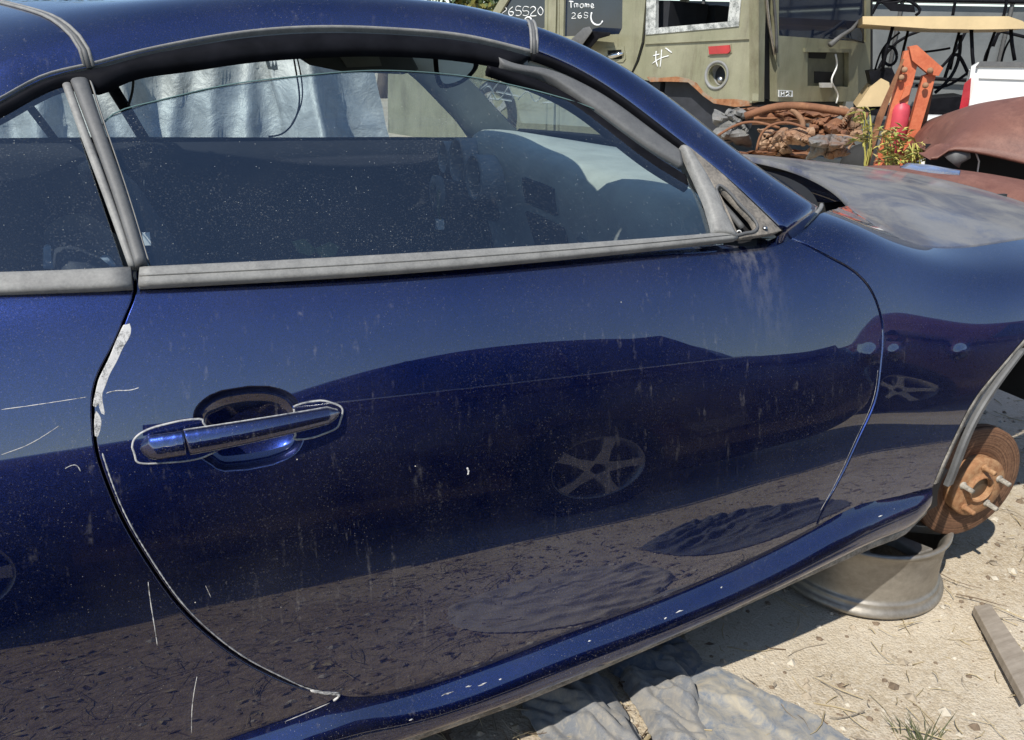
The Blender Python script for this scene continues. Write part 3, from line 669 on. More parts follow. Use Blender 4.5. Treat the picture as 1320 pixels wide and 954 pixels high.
# --- mirror sail: worn strip and the triangular gasket with its opening
strip('sail_strip', [(876, 190), (893, 228), (910, 268), (919, 301)], [(888, 196), (912, 232), (930, 268), (948, 306)], .006, .006, M_GREY, DOOR, 30)
M_SAIL = M_worn('sail_rust_stained', (.075, .068, .060), (.27, .235, .19), .7, 28, .36, .66, .2)
sail_q = PX([(886, 192), (930, 228), (968, 264), (1004, 299), (985, 303), (950, 308), (930, 262), (908, 222)], None, on_G)
hole_q = PX([(920, 248), (923, 242), (930, 245), (950, 266), (968, 285), (973, 294), (970, 300), (958, 303), (939, 304), (930, 280)], None, on_G)
_sf = lambda x, s: G(x, s*SS)+G_n(x, s*SS)*.007
_f9 = lambda q: np.array([(a, b/SS) for a, b in q])
SAIL = panel('mirror_sail', _f9(sail_q), M_SAIL, [_f9(hole_q)], h=.012, gap=0, lip=.012, surf=_sf, nrm=lambda x, s: G_n(x, s*SS), parent=DOOR)
hc = smooth(np.vstack([hole_q, hole_q[:1]]), 40)
MB().tube([G(*p)+G_n(*p)*.008 for p in hc], .003, 8).build('opening_gasket', M_GREY2, SAIL)
gpanel('opening_backing', [(912, 240), (935, 236), (985, 290), (985, 310), (932, 312)], M_DARK, 0, SAIL, d=-.022)
MB().tube([G(*p)+G_n(*p)*-.012 for p in PX([(928, 252), (945, 270), (962, 290)], 10, on_G)], .006, 6).build('bracket', M_GREY2, SAIL)
c = G(*on_G(982, 297))+G_n(*on_G(982, 297))*.009; MB().lathe([(0, .003), (.004, .003), (.005, 0)], c, n=12).build('screw', M_CHROME, SAIL)
c = on_G(958, 297); w9 = G(*c)-G_n(*c)*.014; MB().tube([w9+np.array((.006*math.cos(a), 0, .006*math.sin(a))) for a in np.linspace(0, 6.28, 16)], .0012, 6).build('clip_ring', M_WHITE, SAIL)
MB().tube([S(*p)+S_norm(*p)*.003 for p in PX([(1010, 300), (1024, 297), (1040, 289), (1052, 277), (1058, 266)], 24)], .0042, 8).build('pillar_base_trim', M_GREY, CAR)

# ------------------------------------------------------------------ ground
def M_ground():
    m = NT('dry_gravel_dirt')
    n1 = m.noise(1.6, 6, .62); n2 = m.noise(40, 7, .72); n3 = m.noise(260, 3, .65)
    c = m.mix(m.ramp(n2, .3, .7), (.31, .24, .155), (.56, .475, .345)); c = m.mix(m.math('MULTIPLY', m.ramp(n1, .40, .62), .75), c, (.58, .51, .40))
    v = m.n('TexVoronoi', {'Vector': m.co(), 'Scale': 150.0}); vd = v.outputs['Distance']
    sv = m.n('SeparateColor', {'Color': v.outputs['Color']}).outputs[0]
    c = m.mix(m.math('MULTIPLY', m.ramp(sv, .55, .6), m.math('MULTIPLY', m.ramp(vd, .35, .2), .45)), c, (.58, .52, .42))
    c = m.mix(m.math('MULTIPLY', m.ramp(n3, .52, .72), .5), c, (.13, .095, .06))
    # humus and straw mould in the aisle beside the car
    sp = m.n('SeparateXYZ', {0: m.co()})
    k = m.math('ADD', sp.outputs[0], m.math('MULTIPLY', m.noise(2.2, 4, .6), .9))
    dk = m.ramp(m.math('MULTIPLY', m.math('ADD', k, 3.0), .25), .48, .62, (1, 1, 1), (0, 0, 0))
    c = m.mix(m.math('MULTIPLY', dk, .8), c, m.mix(m.ramp(n2, .35, .7), (.14, .098, .062), (.40, .30, .20)))
    h = m.math('ADD', m.math('MULTIPLY', n2, .6), m.math('ADD', m.math('MULTIPLY', n3, .35), m.math('MULTIPLY', vd, -.3)))
    m.P(Base_Color=c, Roughness=.95, Specular_IOR_Level=.2, Normal=m.bump(h, .55, .012)); return m.m
M_GND = M_ground()
gx = np.concatenate([np.linspace(-120, -6, 12), np.linspace(-5, 5, 101), np.linspace(6, 120, 12)]); gy = np.concatenate([np.linspace(-120, -6, 12), np.linspace(-5, 5, 101), np.linspace(6, 120, 12)])
def gz(x, y):
    r = math.hypot(x, y); k = max(0, 1-r/6)
    return .012*k*(math.sin(x*3.1+y*1.7)+math.sin(x*5.3-y*4.1+1)*.6+math.sin(y*9.3+x*2)*.3)-.012
mb = MB(); mb.loft([[np.array((x, y, gz(x, y))) for y in gy] for x in gx])
tag(mb.build('ground', M_GND), kind='structure')

def scatter(n, fn): return [fn(i) for i in range(n)]
def spot(kind):                                             # places in the frame or in the aisle the door mirrors
    while True:
        if rng.random() < .5: x, y = rng.uniform(-1.6, 1.6), rng.uniform(-1.2, 1.0)
        else: x, y = rng.uniform(-3.4, 1.5), rng.uniform(-1.8, .1)
        return x, y
peb = MB()
for i in range(7500):
    x, y = spot(0); r = rng.choice([.0025, .004, .006, .009, .0125], p=[.36, .3, .2, .09, .05])*rng.uniform(.7, 1.3)
    c = np.array((x, y, gz(x, y)+r*.25)); a = rng.uniform(0, 6.28); q = []
    for k in range(5): q.append(c+np.array((math.cos(a+k*1.257)*r*rng.uniform(.7, 1.2), math.sin(a+k*1.257)*r*rng.uniform(.7, 1.2), rng.uniform(-.3, .1)*r)))
    peb.add(q+[c+np.array((rng.uniform(-.2, .2)*r, rng.uniform(-.2, .2)*r, r*.6)), c-np.array((0, 0, r*.6))], [(k, (k+1) % 5, 5) for k in range(5)]+[((k+1) % 5, k, 6) for k in range(5)], int(rng.integers(0, 3)), False)
PEB = [simple('pale_gravel', (.50, .45, .36), .9, var=.2, scale=40), simple('tan_gravel', (.36, .30, .22), .9, var=.3, scale=40), simple('brown_clod', (.17, .125, .085), .95, var=.3, scale=40)]
tag(peb.build('gravel', PEB), 'loose pale gravel and clods strewn over the dirt', 'gravel', kind='stuff')
st = MB()
for i in range(4300):
    if i < 1500: x, y = rng.uniform(-3.2, -.9), rng.uniform(-1.3, .25)
    else: x, y = spot(1)
    L = .015+.11*rng.random()**2.2; a = rng.uniform(0, 6.28); w = rng.uniform(.0005, .0018); z = gz(x, y)+rng.uniform(.001, .02); cv = rng.uniform(-.5, .5)*L
    P = [np.array((x+math.cos(a)*L*t-math.sin(a)*cv*t*(1-t), y+math.sin(a)*L*t+math.cos(a)*cv*t*(1-t), max(gz(x, y)+.002, z+rng.uniform(-.01, .014)*t))) for t in (-.5, -.1, .25, .5)]
    st.tube(P, [w, w, w*.8, w*.4], 3, int(rng.integers(0, 3)) if i < 1500 else int(rng.choice([0, 0, 0, 2, 1], p=[.3, .2, .2, .2, .1])), False)
STR = [simple('pale_straw', (.42, .34, .20), .8, var=.25), simple('brown_twig', (.14, .095, .06), .85, var=.3), simple('grey_stem', (.26, .22, .17), .85, var=.25)]
tag(st.build('straw_litter', STR), 'dry straw, stems and twigs littering the ground', 'straw', kind='stuff')
lf = MB()
for i in range(900):
    x, y = rng.uniform(-3.2, -.6), rng.uniform(-1.3, .25); r = rng.uniform(.006, .018); a = rng.uniform(0, 6.28); z = gz(x, y)+rng.uniform(.002, .012)
    e1 = np.array((math.cos(a), math.sin(a), rng.uniform(-.3, .3)))*r; e2 = np.array((-math.sin(a), math.cos(a), rng.uniform(-.5, .5)))*r*.5; c = np.array((x, y, z))
    lf.add([c-e1, c+e2, c+e1, c-e2+np.array((0, 0, r*.3))], [(0, 1, 2), (0, 2, 3)], int(rng.integers(0, 3)), False)
tag(lf.build('leaf_litter', STR), 'small dead leaves in the aisle beside the coupe', 'leaves', kind='stuff')

# ------------------------------------------------------------------ brake disc, hub, wheel well
hubc = np.array((-.034, .125, .301))
st_a = math.radians(-6); Rh = np.array(((math.cos(st_a), -math.sin(st_a), 0), (math.sin(st_a), math.cos(st_a), 0), (0, 0, 1))) @ np.array(((1, 0, 0), (0, 0, -1), (0, 1, 0)))
# local z of Rh points to -y (outwards)
BD = MB().lathe([(.076, -.004), (.082, .000), (.144, .000), (.148, -.002), (.148, -.010), (.146, -.010), (.146, -.018), (.148, -.018), (.148, -.026), (.09, -.026)], hubc, Rh, 72).build('brake_disc', M_RUSTD, CAR)
BD['label'] = 'rusty brake disc with bare hub and studs'
MB().lathe([(.076, -.004), (.078, .022), (.074, .027), (.048, .027), (.040, .026), (.036, .030), (.034, .036), (.031, .036), (.030, .020), (0, .018)], hubc, Rh, 48).build('hub', M_RUSTH, BD)
MB().lathe([(.030, .0215), (.018, .023), (0, .0235)], hubc, Rh, 24).build('hub_cap', simple('oily_steel', (.16, .13, .10), .45, .8), BD)
for k in range(5):
    a = 2*math.pi*k/5+.35; o = hubc+Rh @ np.array((.0572*math.cos(a), .0572*math.sin(a), .026)); ax = Rh @ np.array((0, 0, 1.0))
    MB().tube([o, o+ax*.004, o+ax*.0045, o+ax*.033], [.0095, .0095, .0062, .0058], 10).build('wheel_stud', M_RUSTH if k % 2 else M_LIP, BD)
MB().lathe([(.05, -.03), (.05, -.14), (.0, -.14)], hubc, Rh, 24).build('knuckle', M_RUSTD, CAR)
cal = MB(); 
for r0, r1, d0, d1 in ((.105, .172, .012, -.045),):
    secs = []
    for a in np.linspace(math.radians(150), math.radians(205), 8):
        secs.append([hubc+Rh @ np.array((r*math.cos(a), r*math.sin(a), d)) for r, d in ((r0, d0), (r1, d0), (r1, d1), (r0, d1))])
    cal.loft(secs, True, caps=True, smooth=False)
cal.build('brake_caliper', simple('grimy_caliper', (.09, .085, .08), .7, .3, bump=.2), CAR, bevel=.004)
M_LINER = simple('grey_wheel_liner', (.035, .036, .037), .75, var=.3, scale=12, bump=.2)
wl_ = MB(); wl_.loft([[np.array((.07+.43*math.cos(a), y, .38+.43*math.sin(a))) for a in np.linspace(-.1, math.pi+.25, 30)] for y in (.06, .2, .4, .62)])
wl_.box((.07, .63, .5), (.9, .01, .8)); wl_.build('wheel_liner', M_LINER, CAR)
MB().tube([(-.0, .36, .30), (-.03, .34, .6), (-.05, .33, .82)], [.03, .035, .05], 12).tube([hubc+np.array((0, .12, -.02)), (.02, .6, .24)], .022, 8).tube([hubc+np.array((.08, .12, .0)), (.15, .6, .28)], .014, 8).build('strut', M_LINER, CAR)
# rolled arch flange and the hanging liner strip
afl = smooth(np.array([S(*p) for p in AF]), 40); 
ah3 = np.array([S(x, s) for x, s in ahead]); arch3 = np.vstack([ah3[::-1], afl]); arch3 = smooth(arch3[::2], 80)
def flange(off0, off1, name, mat, dx=.0):
    cen = np.array((.07, 0, .38)); secs = []
    for p in arch3:
        rd = np.array((p[0]-cen[0], 0, p[2]-cen[2])); rd /= np.linalg.norm(rd)
        secs.append([p-rd*off0+np.array((0, .000, 0)), p-rd*(off0+.004)+np.array((0, -.001, 0)), p-rd*off1+np.array((0, .004, 0)), p-rd*off1+np.array((0, .03, 0))])
    return MB().loft(secs).build(name, mat, CAR)
flange(-.002, .018, 'arch_flange', M_LIP)
lp = np.array([on_S(*p) for p in [(1316, 452), (1290, 486), (1262, 528), (1243, 566), (1228, 606), (1220, 626)]]); lp = smooth(np.array([S(*p) for p in lp]), 30)
MB().loft([[p+np.array((-.003, -.002, 0)), p+np.array((.0, -.006, 0)), p+np.array((.014, -.004, .003)), p+np.array((.014, .006, .003)), p+np.array((-.003, .006, 0))] for p in lp], True, caps=True, smooth=False).build('liner_strip', M_GREY2, CAR)

# rear wheel of the coupe (outside the frame)
tw = thing  # noqa
M_TYRE = simple('tyre_rubber', (.018, .018, .018), .85, var=.3, bump=.2, bscale=90)
def wheel_parts(c, R, r, w, parent, nm='rear_wheel'):
    t = MB().lathe([(r*.66, w*.5), (r*.80, w*.52), (r*.95, w*.47), (r, w*.36), (r, -w*.36), (r*.95, -w*.47), (r*.8, -w*.5), (r*.66, -w*.48)], c, R, 48).build(nm, M_TYRE, parent)
    m = MB().lathe([(r*.68, w*.5), (r*.64, w*.47), (r*.60, w*.30), (r*.58, -.1*w), (0, -.1*w)], c, R, 48)
    for k in range(5):
        a = 2*math.pi*k/5; u = R @ np.array((math.cos(a), math.sin(a), 0)); v = R @ np.array((-math.sin(a), math.cos(a), 0)); z = R @ np.array((0, 0, 1.0))
        secs = [[c+u*q+v*hw*s1+z*(zz+s2*.012) for s1, s2 in ((-1, -1), (-1, 1), (1, 1), (1, -1))] for q, hw, zz in ((r*.10, r*.12, w*.36), (r*.38, r*.07, w*.40), (r*.63, r*.10, w*.42))]
        m.loft(secs, True, caps=True, smooth=False)
    m.build('wheel_face', M_ALLOY, t); return t
M_ALLOY = simple('dull_alloy', (.55, .55, .55), .40, .7, .15, 20)
RY = np.array(((1.0, 0, 0), (0, 0, -1), (0, 1, 0)))
wheel_parts(np.array((-2.66, .13, .325)), RY, .325, .24, CAR)

# ------------------------------------------------------------------ steel rim lying flat under the hub
rc = np.array((-.185, .285, gz(-.2, .29)+.004))
M_RIM = M_worn('dusty_silver_rim', (.20, .18, .15), (.40, .37, .32), .48, 11, .3, .7, .12, (1, 1, 2), .55)
RIM = thing('wheel_rim', tuple(rc), 'bare silver wheel rim lying flat on the dirt under the brake disc', 'wheel rim')
pr = [(.200, .006), (.219, .0), (.224, .005), (.224, .012), (.217, .018), (.213, .022), (.211, .030), (.2115, .034), (.206, .035), (.2045, .044), (.2035, .060), (.203, .10), (.204, .135), (.2055, .150), (.207, .156), (.209, .162), (.213, .166), (.213, .172), (.207, .175), (.200, .172), (.194, .16), (.189, .13), (.186, .08), (.190, .04), (.200, .006)]
MB().lathe(pr, rc, None, 96).build('rim_barrel', M_RIM, RIM)
for k in range(7):
    a = 2*math.pi*k/7+.3; u = np.array((math.cos(a), math.sin(a), 0)); v = np.array((-math.sin(a), math.cos(a), 0)); zz = np.array((0, 0, 1.0))
    secs = [[rc+u*q+v*hw*s1+zz*(hz+s2*.012) for s1, s2 in ((-1, -1), (-1, 1), (1, 1), (1, -1))] for q, hw, hz in ((.05, .028, .135), (.12, .017, .148), (.192, .026, .157))]
    MB().loft(secs, True, caps=True, smooth=False).build('spoke', M_RIM, RIM, bevel=.004)
MB().lathe([(0, .15), (.03, .15), (.034, .145), (.066, .142), (.068, .11), (.0, .11)], rc, None, 32).build('rim_hub', M_RIM, RIM)

# ------------------------------------------------------------------ crumpled cloths, plank, grass tuft
def cloth(name, pxl, mat, label, zmax, folds, seed, base=.006, h=.007, dirn=None):
    r = np.random.default_rng(seed); L = np.array([at_z(*p, .0)[:2] for p in pxl]); 
    if area(L) < 0: L = L[::-1]
    L = dens(smooth(np.vstack([L, L[:1]]), len(L)*5)[:-1], h); L = L+r.normal(0, .0025, L.shape)
    lo, hi = L.min(0), L.max(0); g = np.stack(np.meshgrid(np.arange(lo[0], hi[0], h), np.arange(lo[1], hi[1], h)), -1).reshape(-1, 2)+r.uniform(-.002, .002, (1, 2))
    g = g[inpoly(g, L) & (segdist(g, L) > h*.5)]; V = np.vstack([L, g]); n = len(L)
    q = delaunay_2d_cdt([Vector(p) for p in V], [(i, (i+1) % n) for i in range(n)], [], 2, 1e-7)
    vv = np.array([(p.x, p.y) for p in q[0]]); fs = [tuple(f) for f in q[2]]; cen = np.array([vv[list(f)].mean(0) for f in fs]); k = inpoly(cen, L); fs = [f for f, a in zip(fs, k) if a]
    d = segdist(vv, L); z = np.zeros(len(vv)); c0 = L.mean(0)
    for _ in range(folds*2):
        a = r.uniform(0, math.pi) if dirn is None else dirn+r.normal(0, .22); u = np.array((math.cos(a), math.sin(a))); o = c0+r.uniform(-.5, .5, 2)*(hi-lo); w = r.uniform(.006, .018) if dirn is None else r.uniform(.005, .016); ln = r.uniform(.03, .12) if dirn is None else r.uniform(.10, .35)
        s = (vv-o)@u; t = (vv-o)@np.array((-u[1], u[0])); t = t+.25*s*s/ln+.012*np.sin(s*30+r.uniform(0, 6))
        z = np.maximum(z*1.0, 0)+r.uniform(.3, 1)*np.exp(-np.abs(t/w)**1.5)*np.exp(-(s/ln)**2)
    z = np.clip(z/np.percentile(z, 93), 0, 1.5)**.8*zmax; z = z*np.clip(d/.018, .15, 1)+base+.004*np.sin(vv[:, 0]*60)*np.sin(vv[:, 1]*47)*np.clip(d/.03, 0, 1)
    zz = np.array([gz(*p) for p in vv])+z
    P = np.c_[vv, zz]; 
    f2 = [f if np.cross(vv[f[1]]-vv[f[0]], vv[f[2]]-vv[f[0]]) > 0 else f[::-1] for f in fs]
    o = MB().add(P, f2).build(name, mat); tag(o, label, 'cloth')
    s_ = o.modifiers.new('thickness', 'SOLIDIFY'); s_.thickness = .004; s_.offset = 1
    u_ = o.modifiers.new('smooth', 'SUBSURF'); u_.levels = 1; u_.render_levels = 1
    return o
def M_cloth(name, c, dirt, amt=.5):
    m = NT(name); w = m.noise(900, 2, .5); n1 = m.noise(22, 7, .7, dist=.9); n2 = m.noise(75, 5, .7, dist=.5)
    col = m.mix(m.ramp(w, .3, .7), tuple(x*.8 for x in c), tuple(x*1.15 for x in c)); f = m.math('MULTIPLY', m.ramp(n1, .38, .62), amt)
    col = m.mix(f, col, dirt); col = m.mix(m.math('MULTIPLY', m.ramp(n2, .50, .66), .55), col, dirt)
    m.P(Base_Color=col, Roughness=.95, Specular_IOR_Level=.15, Sheen_Weight=.2, Normal=m.bump(m.math('ADD', n2, m.math('MULTIPLY', w, .3)), .35, .003)); return m.m
M_CL1 = M_cloth('faded_blue_denim', (.17, .195, .23), (.38, .34, .265), 1.0); M_CL2 = M_cloth('dark_denim', (.065, .085, .12), (.22, .20, .16), .45); M_CL3 = M_cloth('grey_denim', (.155, .165, .18), (.33, .295, .235), .6)
cloth('cloth', [(860, 868), (905, 848), (935, 858), (980, 880), (1040, 905), (1085, 935), (1112, 960), (1060, 1010), (960, 1010), (890, 975), (855, 925)], M_CL1, 'large faded blue denim cloth spread on the dirt nearest the gravel', .013, 26, 3)
cloth('cloth', [(800, 862), (850, 838), (880, 850), (900, 880), (905, 930), (930, 985), (880, 1005), (840, 950), (815, 905)], M_CL3, 'twisted grey denim strip between the two larger denim cloths', .040, 16, 5, dirn=-1.0)
cloth('cloth', [(690, 880), (730, 862), (780, 872), (800, 905), (830, 960), (850, 1010), (740, 1015), (700, 960), (672, 915)], M_CL3, 'crumpled grey trouser leg half under the rocker panel', .045, 18, 8, dirn=-1.25)
cloth('cloth', [(790, 840), (830, 815), (880, 822), (905, 850), (870, 880), (820, 880), (785, 868)], M_CL2, 'small dark denim rag in the shade under the car', .035, 14, 11, dirn=-.3)
M_WOOD = M_worn('weathered_board', (.20, .165, .125), (.36, .31, .25), .85, 7, .3, .7, .35, (1, 12, 1))
pl4 = [at_z(*p, .012) for p in [(1254, 786), (1275, 783), (1345, 885), (1318, 905)]]
tag(MB().prism([p+np.array((0, 0, .012)) for p in pl4], np.array((0, 0, 1.0)), .022).build('plank', M_WOOD, None, bevel=.002), 'short weathered grey-brown plank lying on the gravel at right', 'plank')
tf = MB(); c0 = at_z(1195, 948, 0)
for i in range(70):
    a = rng.uniform(0, 6.28); r = abs(rng.normal(0, .03)); L = rng.uniform(.015, .045); b = c0+np.array((math.cos(a)*r, math.sin(a)*r, gz(*c0[:2]))); d = np.array((math.cos(a)*.6, math.sin(a)*.6, 1))*L+rng.normal(0, .006, 3)
    tf.tube([b, b+d*.5, b+d+np.array((math.cos(a), math.sin(a), -.5))*L*.3], [.0012, .001, .0003], 3, 0, False)
tag(tf.build('grass_tuft', simple('green_grass', (.10, .11, .045), .7, var=.4, scale=60)), 'small green grass tuft at the bottom right edge', 'grass', kind='stuff')

# ------------------------------------------------------------------ cabin interior
def farmir(p): return np.array((p[0], 1.82-p[1], p[2]))
mb = MB(); secs = []
wsb = np.array(WS[-1])
for y in np.linspace(.215, 1.605, 40):
    xf = float(np.interp(y, wsb[:, 1], wsb[:, 0]))-.03; zf = float(np.interp(y, wsb[:, 1], wsb[:, 2]))-.018
    k = max(0, 1-(y-.2)/.35)**2; k2 = max(0, 1-(1.62-y)/.3)**2; xr = -.865+.11*k+.10*k2-.035*math.exp(-((y-1.30)/.2)**2); zr = .990-.065*k-.06*k2+.025*math.exp(-((y-1.30)/.19)**4)
    P = [(xf, zf), (xf*.6+xr*.4, (zf+zr)/2+.006), (xr+.06, zr+.004), (xr+.018, zr-.004), (xr, zr-.025), (xr-.004, zr-.07), (xr+.02, zr-.16), (xr+.07, zr-.30), (xr+.12, .45)]
    secs.append([np.array((q[0], y, q[1])) for q in smooth(np.array(P), 30)])
mb.loft(secs); mb.add([secs[0][i] for i in range(30)]+[np.array((-.62, .215, .55))], [(i+1, i, 30) for i in range(29)])
DASH = mb.build('dashboard', M_DASH, CAR); M_PODS = simple('grey_pod', (.24, .25, .25), .6)
def dface(y, t):
    q = np.clip((y-.215)/1.39*39, 0, 38.999); i_ = int(q); f_ = q-i_; k_ = t*29; j_ = int(k_); g_ = k_-j_
    row = lambda r: secs[r][j_]*(1-g_)+secs[r][min(j_+1, 29)]*g_
    return row(i_)*(1-f_)+row(i_+1)*f_+np.array((-.004, 0, .001))
for y0, y1, t0, t1, nm_ in ((.34, .72, .60, .76, 'glovebox_lid'), (.80, 1.02, .60, .74, 'centre_stack'), (.82, 1.0, .50, .57, 'centre_vent'), (.30, .38, .50, .57, 'side_vent')):
    g_ = [[dface(y, t) for t in np.linspace(t0, t1, 8)] for y in np.linspace(y0, y1, 10)]; o_ = MB().loft(g_).build(nm_, M_INT if 'vent' in nm_ or 'stack' in nm_ else M_PODS, DASH); md_ = o_.modifiers.new('thickness', 'SOLIDIFY'); md_.thickness = .012; md_.offset = 0
for cy, cz, r in ((1.34, .928, .062), (1.19, .900, .060), (1.47, .922, .046)):
    c = np.array((-.915, cy, cz)); Rg = np.array(((0, 0, -1), (0, 1, 0), (1, 0, 0.0)))
    p = MB().lathe([(r*.8, -.06), (r*.92, .0), (r*.95, .035), (r*1.04, .040), (r*1.08, .03), (r*1.08, -.06)], c, Rg, 32).build('gauge_pod', M_PODS, DASH)
    MB().lathe([(0, .004), (r*.92, .0)], c, Rg, 24).build('gauge_face', M_INT, p)
col = MB(); col.tube([(-.84, 1.28, .80), (-1.02, 1.28, .845)], [.05, .042], 16); SCOL = col.build('steering_column', M_INT, CAR)
MB().lathe([(.028, .0), (.05, .002), (.052, .02), (.03, .024)], np.array((-1.02, 1.28, .845)), np.array(((0, 0, -1), (0, 1, 0), (1, 0, 0.0))), 24).build('clock_spring', M_INT2, SCOL)
MB().tube([(-1.03, 1.25, .87), (-1.05, 1.22, .85), (-1.05, 1.21, .80), (-1.04, 1.22, .77)], .004, 6).build('dangling_wire', M_TAPE, SCOL)
MB().box((-1.045, 1.215, .765), (.02, .022, .028)).build('plug', M_WHITE, SCOL)
M_BRT = simple('pale_column_trim', (.50, .52, .42), .6)
MB().tube([np.array((-1.035, 1.28+.034*math.cos(a), .845+.034*math.sin(a))) for a in np.linspace(.2, 2.4, 14)], .007, 6).build('airbag_ring', M_BRT, SCOL)
mb = MB()
mb.loft([[np.array((x, 1.615+.02*math.sin((z-.4)*4), z)) for z in np.linspace(.3, .955, 12)]+[np.array((x, 1.70, .958))] for x in np.linspace(-2.6, -.72, 30)]); FD = mb.build('far_door_trim', M_INT, CAR)
mb = MB(); mb.loft([[np.array((x, .20, z)) for z in np.linspace(.3, .94, 8)]+[np.array((x, .13, .945))] for x in np.linspace(-2.3, -.72, 20)]); mb.build('near_door_trim', M_INT, CAR)
mb = MB(); mb.box((-1.5, .91, .38), (2.4, 1.5, .02)); mb.box((-1.35, .91, .50), (1.1, .24, .24), taper=.85); mb.box((-.70, .91, .6), (.02, 1.4, .7)); mb.box((-2.45, .91, .62), (.12, 1.4, .62)); mb.build('cabin_floor', M_INT, CAR)
def seat(cy):
    s = MB(); secs = []
    for x, z, w, h in ((-1.25, .50, .20, .05), (-1.3, .53, .24, .07), (-1.55, .50, .25, .07), (-1.72, .48, .24, .06)): secs.append([np.array((x, cy+w*math.cos(a)*(abs(math.cos(a))**-.4 if abs(math.cos(a)) > .01 else 1), z+h*math.sin(a))) for a in np.linspace(0, 2*math.pi, 16, endpoint=False)])
    s.loft(secs, True, caps=True); secs = []
    for x, z, w, h in ((-1.74, .50, .24, .06), (-1.82, .70, .25, .07), (-1.90, .88, .22, .06), (-1.93, .94, .14, .04)): secs.append([np.array((x+h*math.sin(a), cy+w*math.cos(a), z)) for a in np.linspace(0, 2*math.pi, 16, endpoint=False)])
    s.loft(secs, True, caps=True); return s.build('seat', M_INT, CAR)
seat(.52); seat(1.30)
# far side window edge, B-pillars, visor, mirror, wires
fg = MB(); fg.loft([[farmir(G(x, z)-G_n(x, z)*.006) for z in np.linspace(.94, 1.215, 8)] for x in np.linspace(-2.4, -.80, 24)]); fg.build('far_door_glass', M_FARG, CAR)
fb_ = MB(); fb_.loft([[farmir(G(-1.93+.10*(1.2-z)/.25+d, z)) for z in np.linspace(.93, 1.21, 8)] for d in (0, .035)])
fb_.loft([[farmir(G(-2.16+.1*(1.2-z)/.25+d, z)) for z in np.linspace(.93, 1.17, 8)] for d in (0, .025)]); fb_.build('far_pillar_seal', M_BLACK, CAR)
wv = MB(); wvp = [[farmir(p+np.array((0, .0, .0))), farmir(p+np.array((0, .01, -.028)))] for p in DR]; wv.loft(wvp).build('far_weatherstrip', M_BLACK, CAR)
V = MB(); va = [at_y(*p, 1.22) for p in [(372, 66), (500, 64), (528, 66), (541, 90), (520, 96), (440, 92), (400, 84)]]; nv = np.cross(va[1]-va[0], va[4]-va[0]); nv /= np.linalg.norm(nv); nv = nv if nv[1] < 0 else -nv
V.prism(va, nv, .018).build('sun_visor', simple('grey_visor', (.075, .075, .068), .9), CAR, bevel=.005)
vl = [p+nv*.003 for p in [at_y(*q, 1.22) for q in [(437, 72), (487, 70), (492, 85), (447, 87)]]]
MB().prism(vl, nv, .002).build('visor_label', simple('faded_visor_label', (.16, .155, .12), .8), CAR)
mq = smooth(np.array([at_y(*p, .93) for p in [(558, 72), (572, 69), (612, 72), (617, 80), (606, 100), (585, 112), (566, 112), (560, 95), (558, 72)]]), 40)[:-1]
nm = np.array((-.22, -.95, .06)); nm /= np.linalg.norm(nm)
mirh = MB(); ctr = mq.mean(0); mirh.loft([[ctr+(p-ctr)*t+nm*d for p in mq] for t, d in ((.76, .006), (.95, .009), (1, 0), (.95, -.02), (.6, -.04), (.1, -.045))], True, caps=True); MIR = mirh.build('rear_view_mirror', M_BLACK, CAR)
mirg = MB(); mirg.add([ctr+(p-ctr)*.77+nm*.0065 for p in mq], [tuple(range(len(mq)))]); mirg.build('mirror_glass', simple('mirror_silver', (.62, .64, .64), .30, .6, .05), MIR)
MB().tube([ctr-nm*.03, ctr+np.array((.05, 0, .05)), ctr+np.array((.07, 0, .075))], .009, 8).build('mirror_stem', M_INT, MIR)
for l, r in (([(377, 66), (383, 100), (386, 130), (378, 158), (360, 174), (346, 176)], .0016), ([(381, 66), (389, 105), (388, 135), (376, 160)], .0013), ([(172, 98), (171, 115), (165, 138)], .002)):
    MB().tube(smooth(np.array([at_y(*p, .55) for p in l]), 30), r, 6).build('hanging_wire', M_WIRE, CAR)
MB().tube(smooth(np.array([at_y(*p, .24) for p in [(186, 232), (185, 270), (187, 300)]]), 10), .001, 6).build('hanging_wire', M_WIRE, CAR)
c = at_y(189, 308, .235); MB().box(c, (.010, .006, .018)).build('plug', M_WHITE, CAR)
for q in ([(376, 312), (392, 308), (408, 322), (400, 330), (385, 326)], [(404, 322), (425, 312), (438, 318), (432, 330), (415, 332)]):
    pp = [at_y(*p, .62) for p in q]; MB().prism(pp, np.array((0, -1.0, 0)), .004).build('tape_piece', M_TAPE, CAR)
pp = [at_y(*p, .40) for p in [(55, 318), (74, 316), (80, 326), (100, 332), (140, 332), (150, 345), (55, 348)]]; MB().prism(pp, np.array((0, -1.0, 0)), .02).build('quarter_trim', simple('pale_trim', (.22, .26, .30), .7), CAR, bevel=.004)
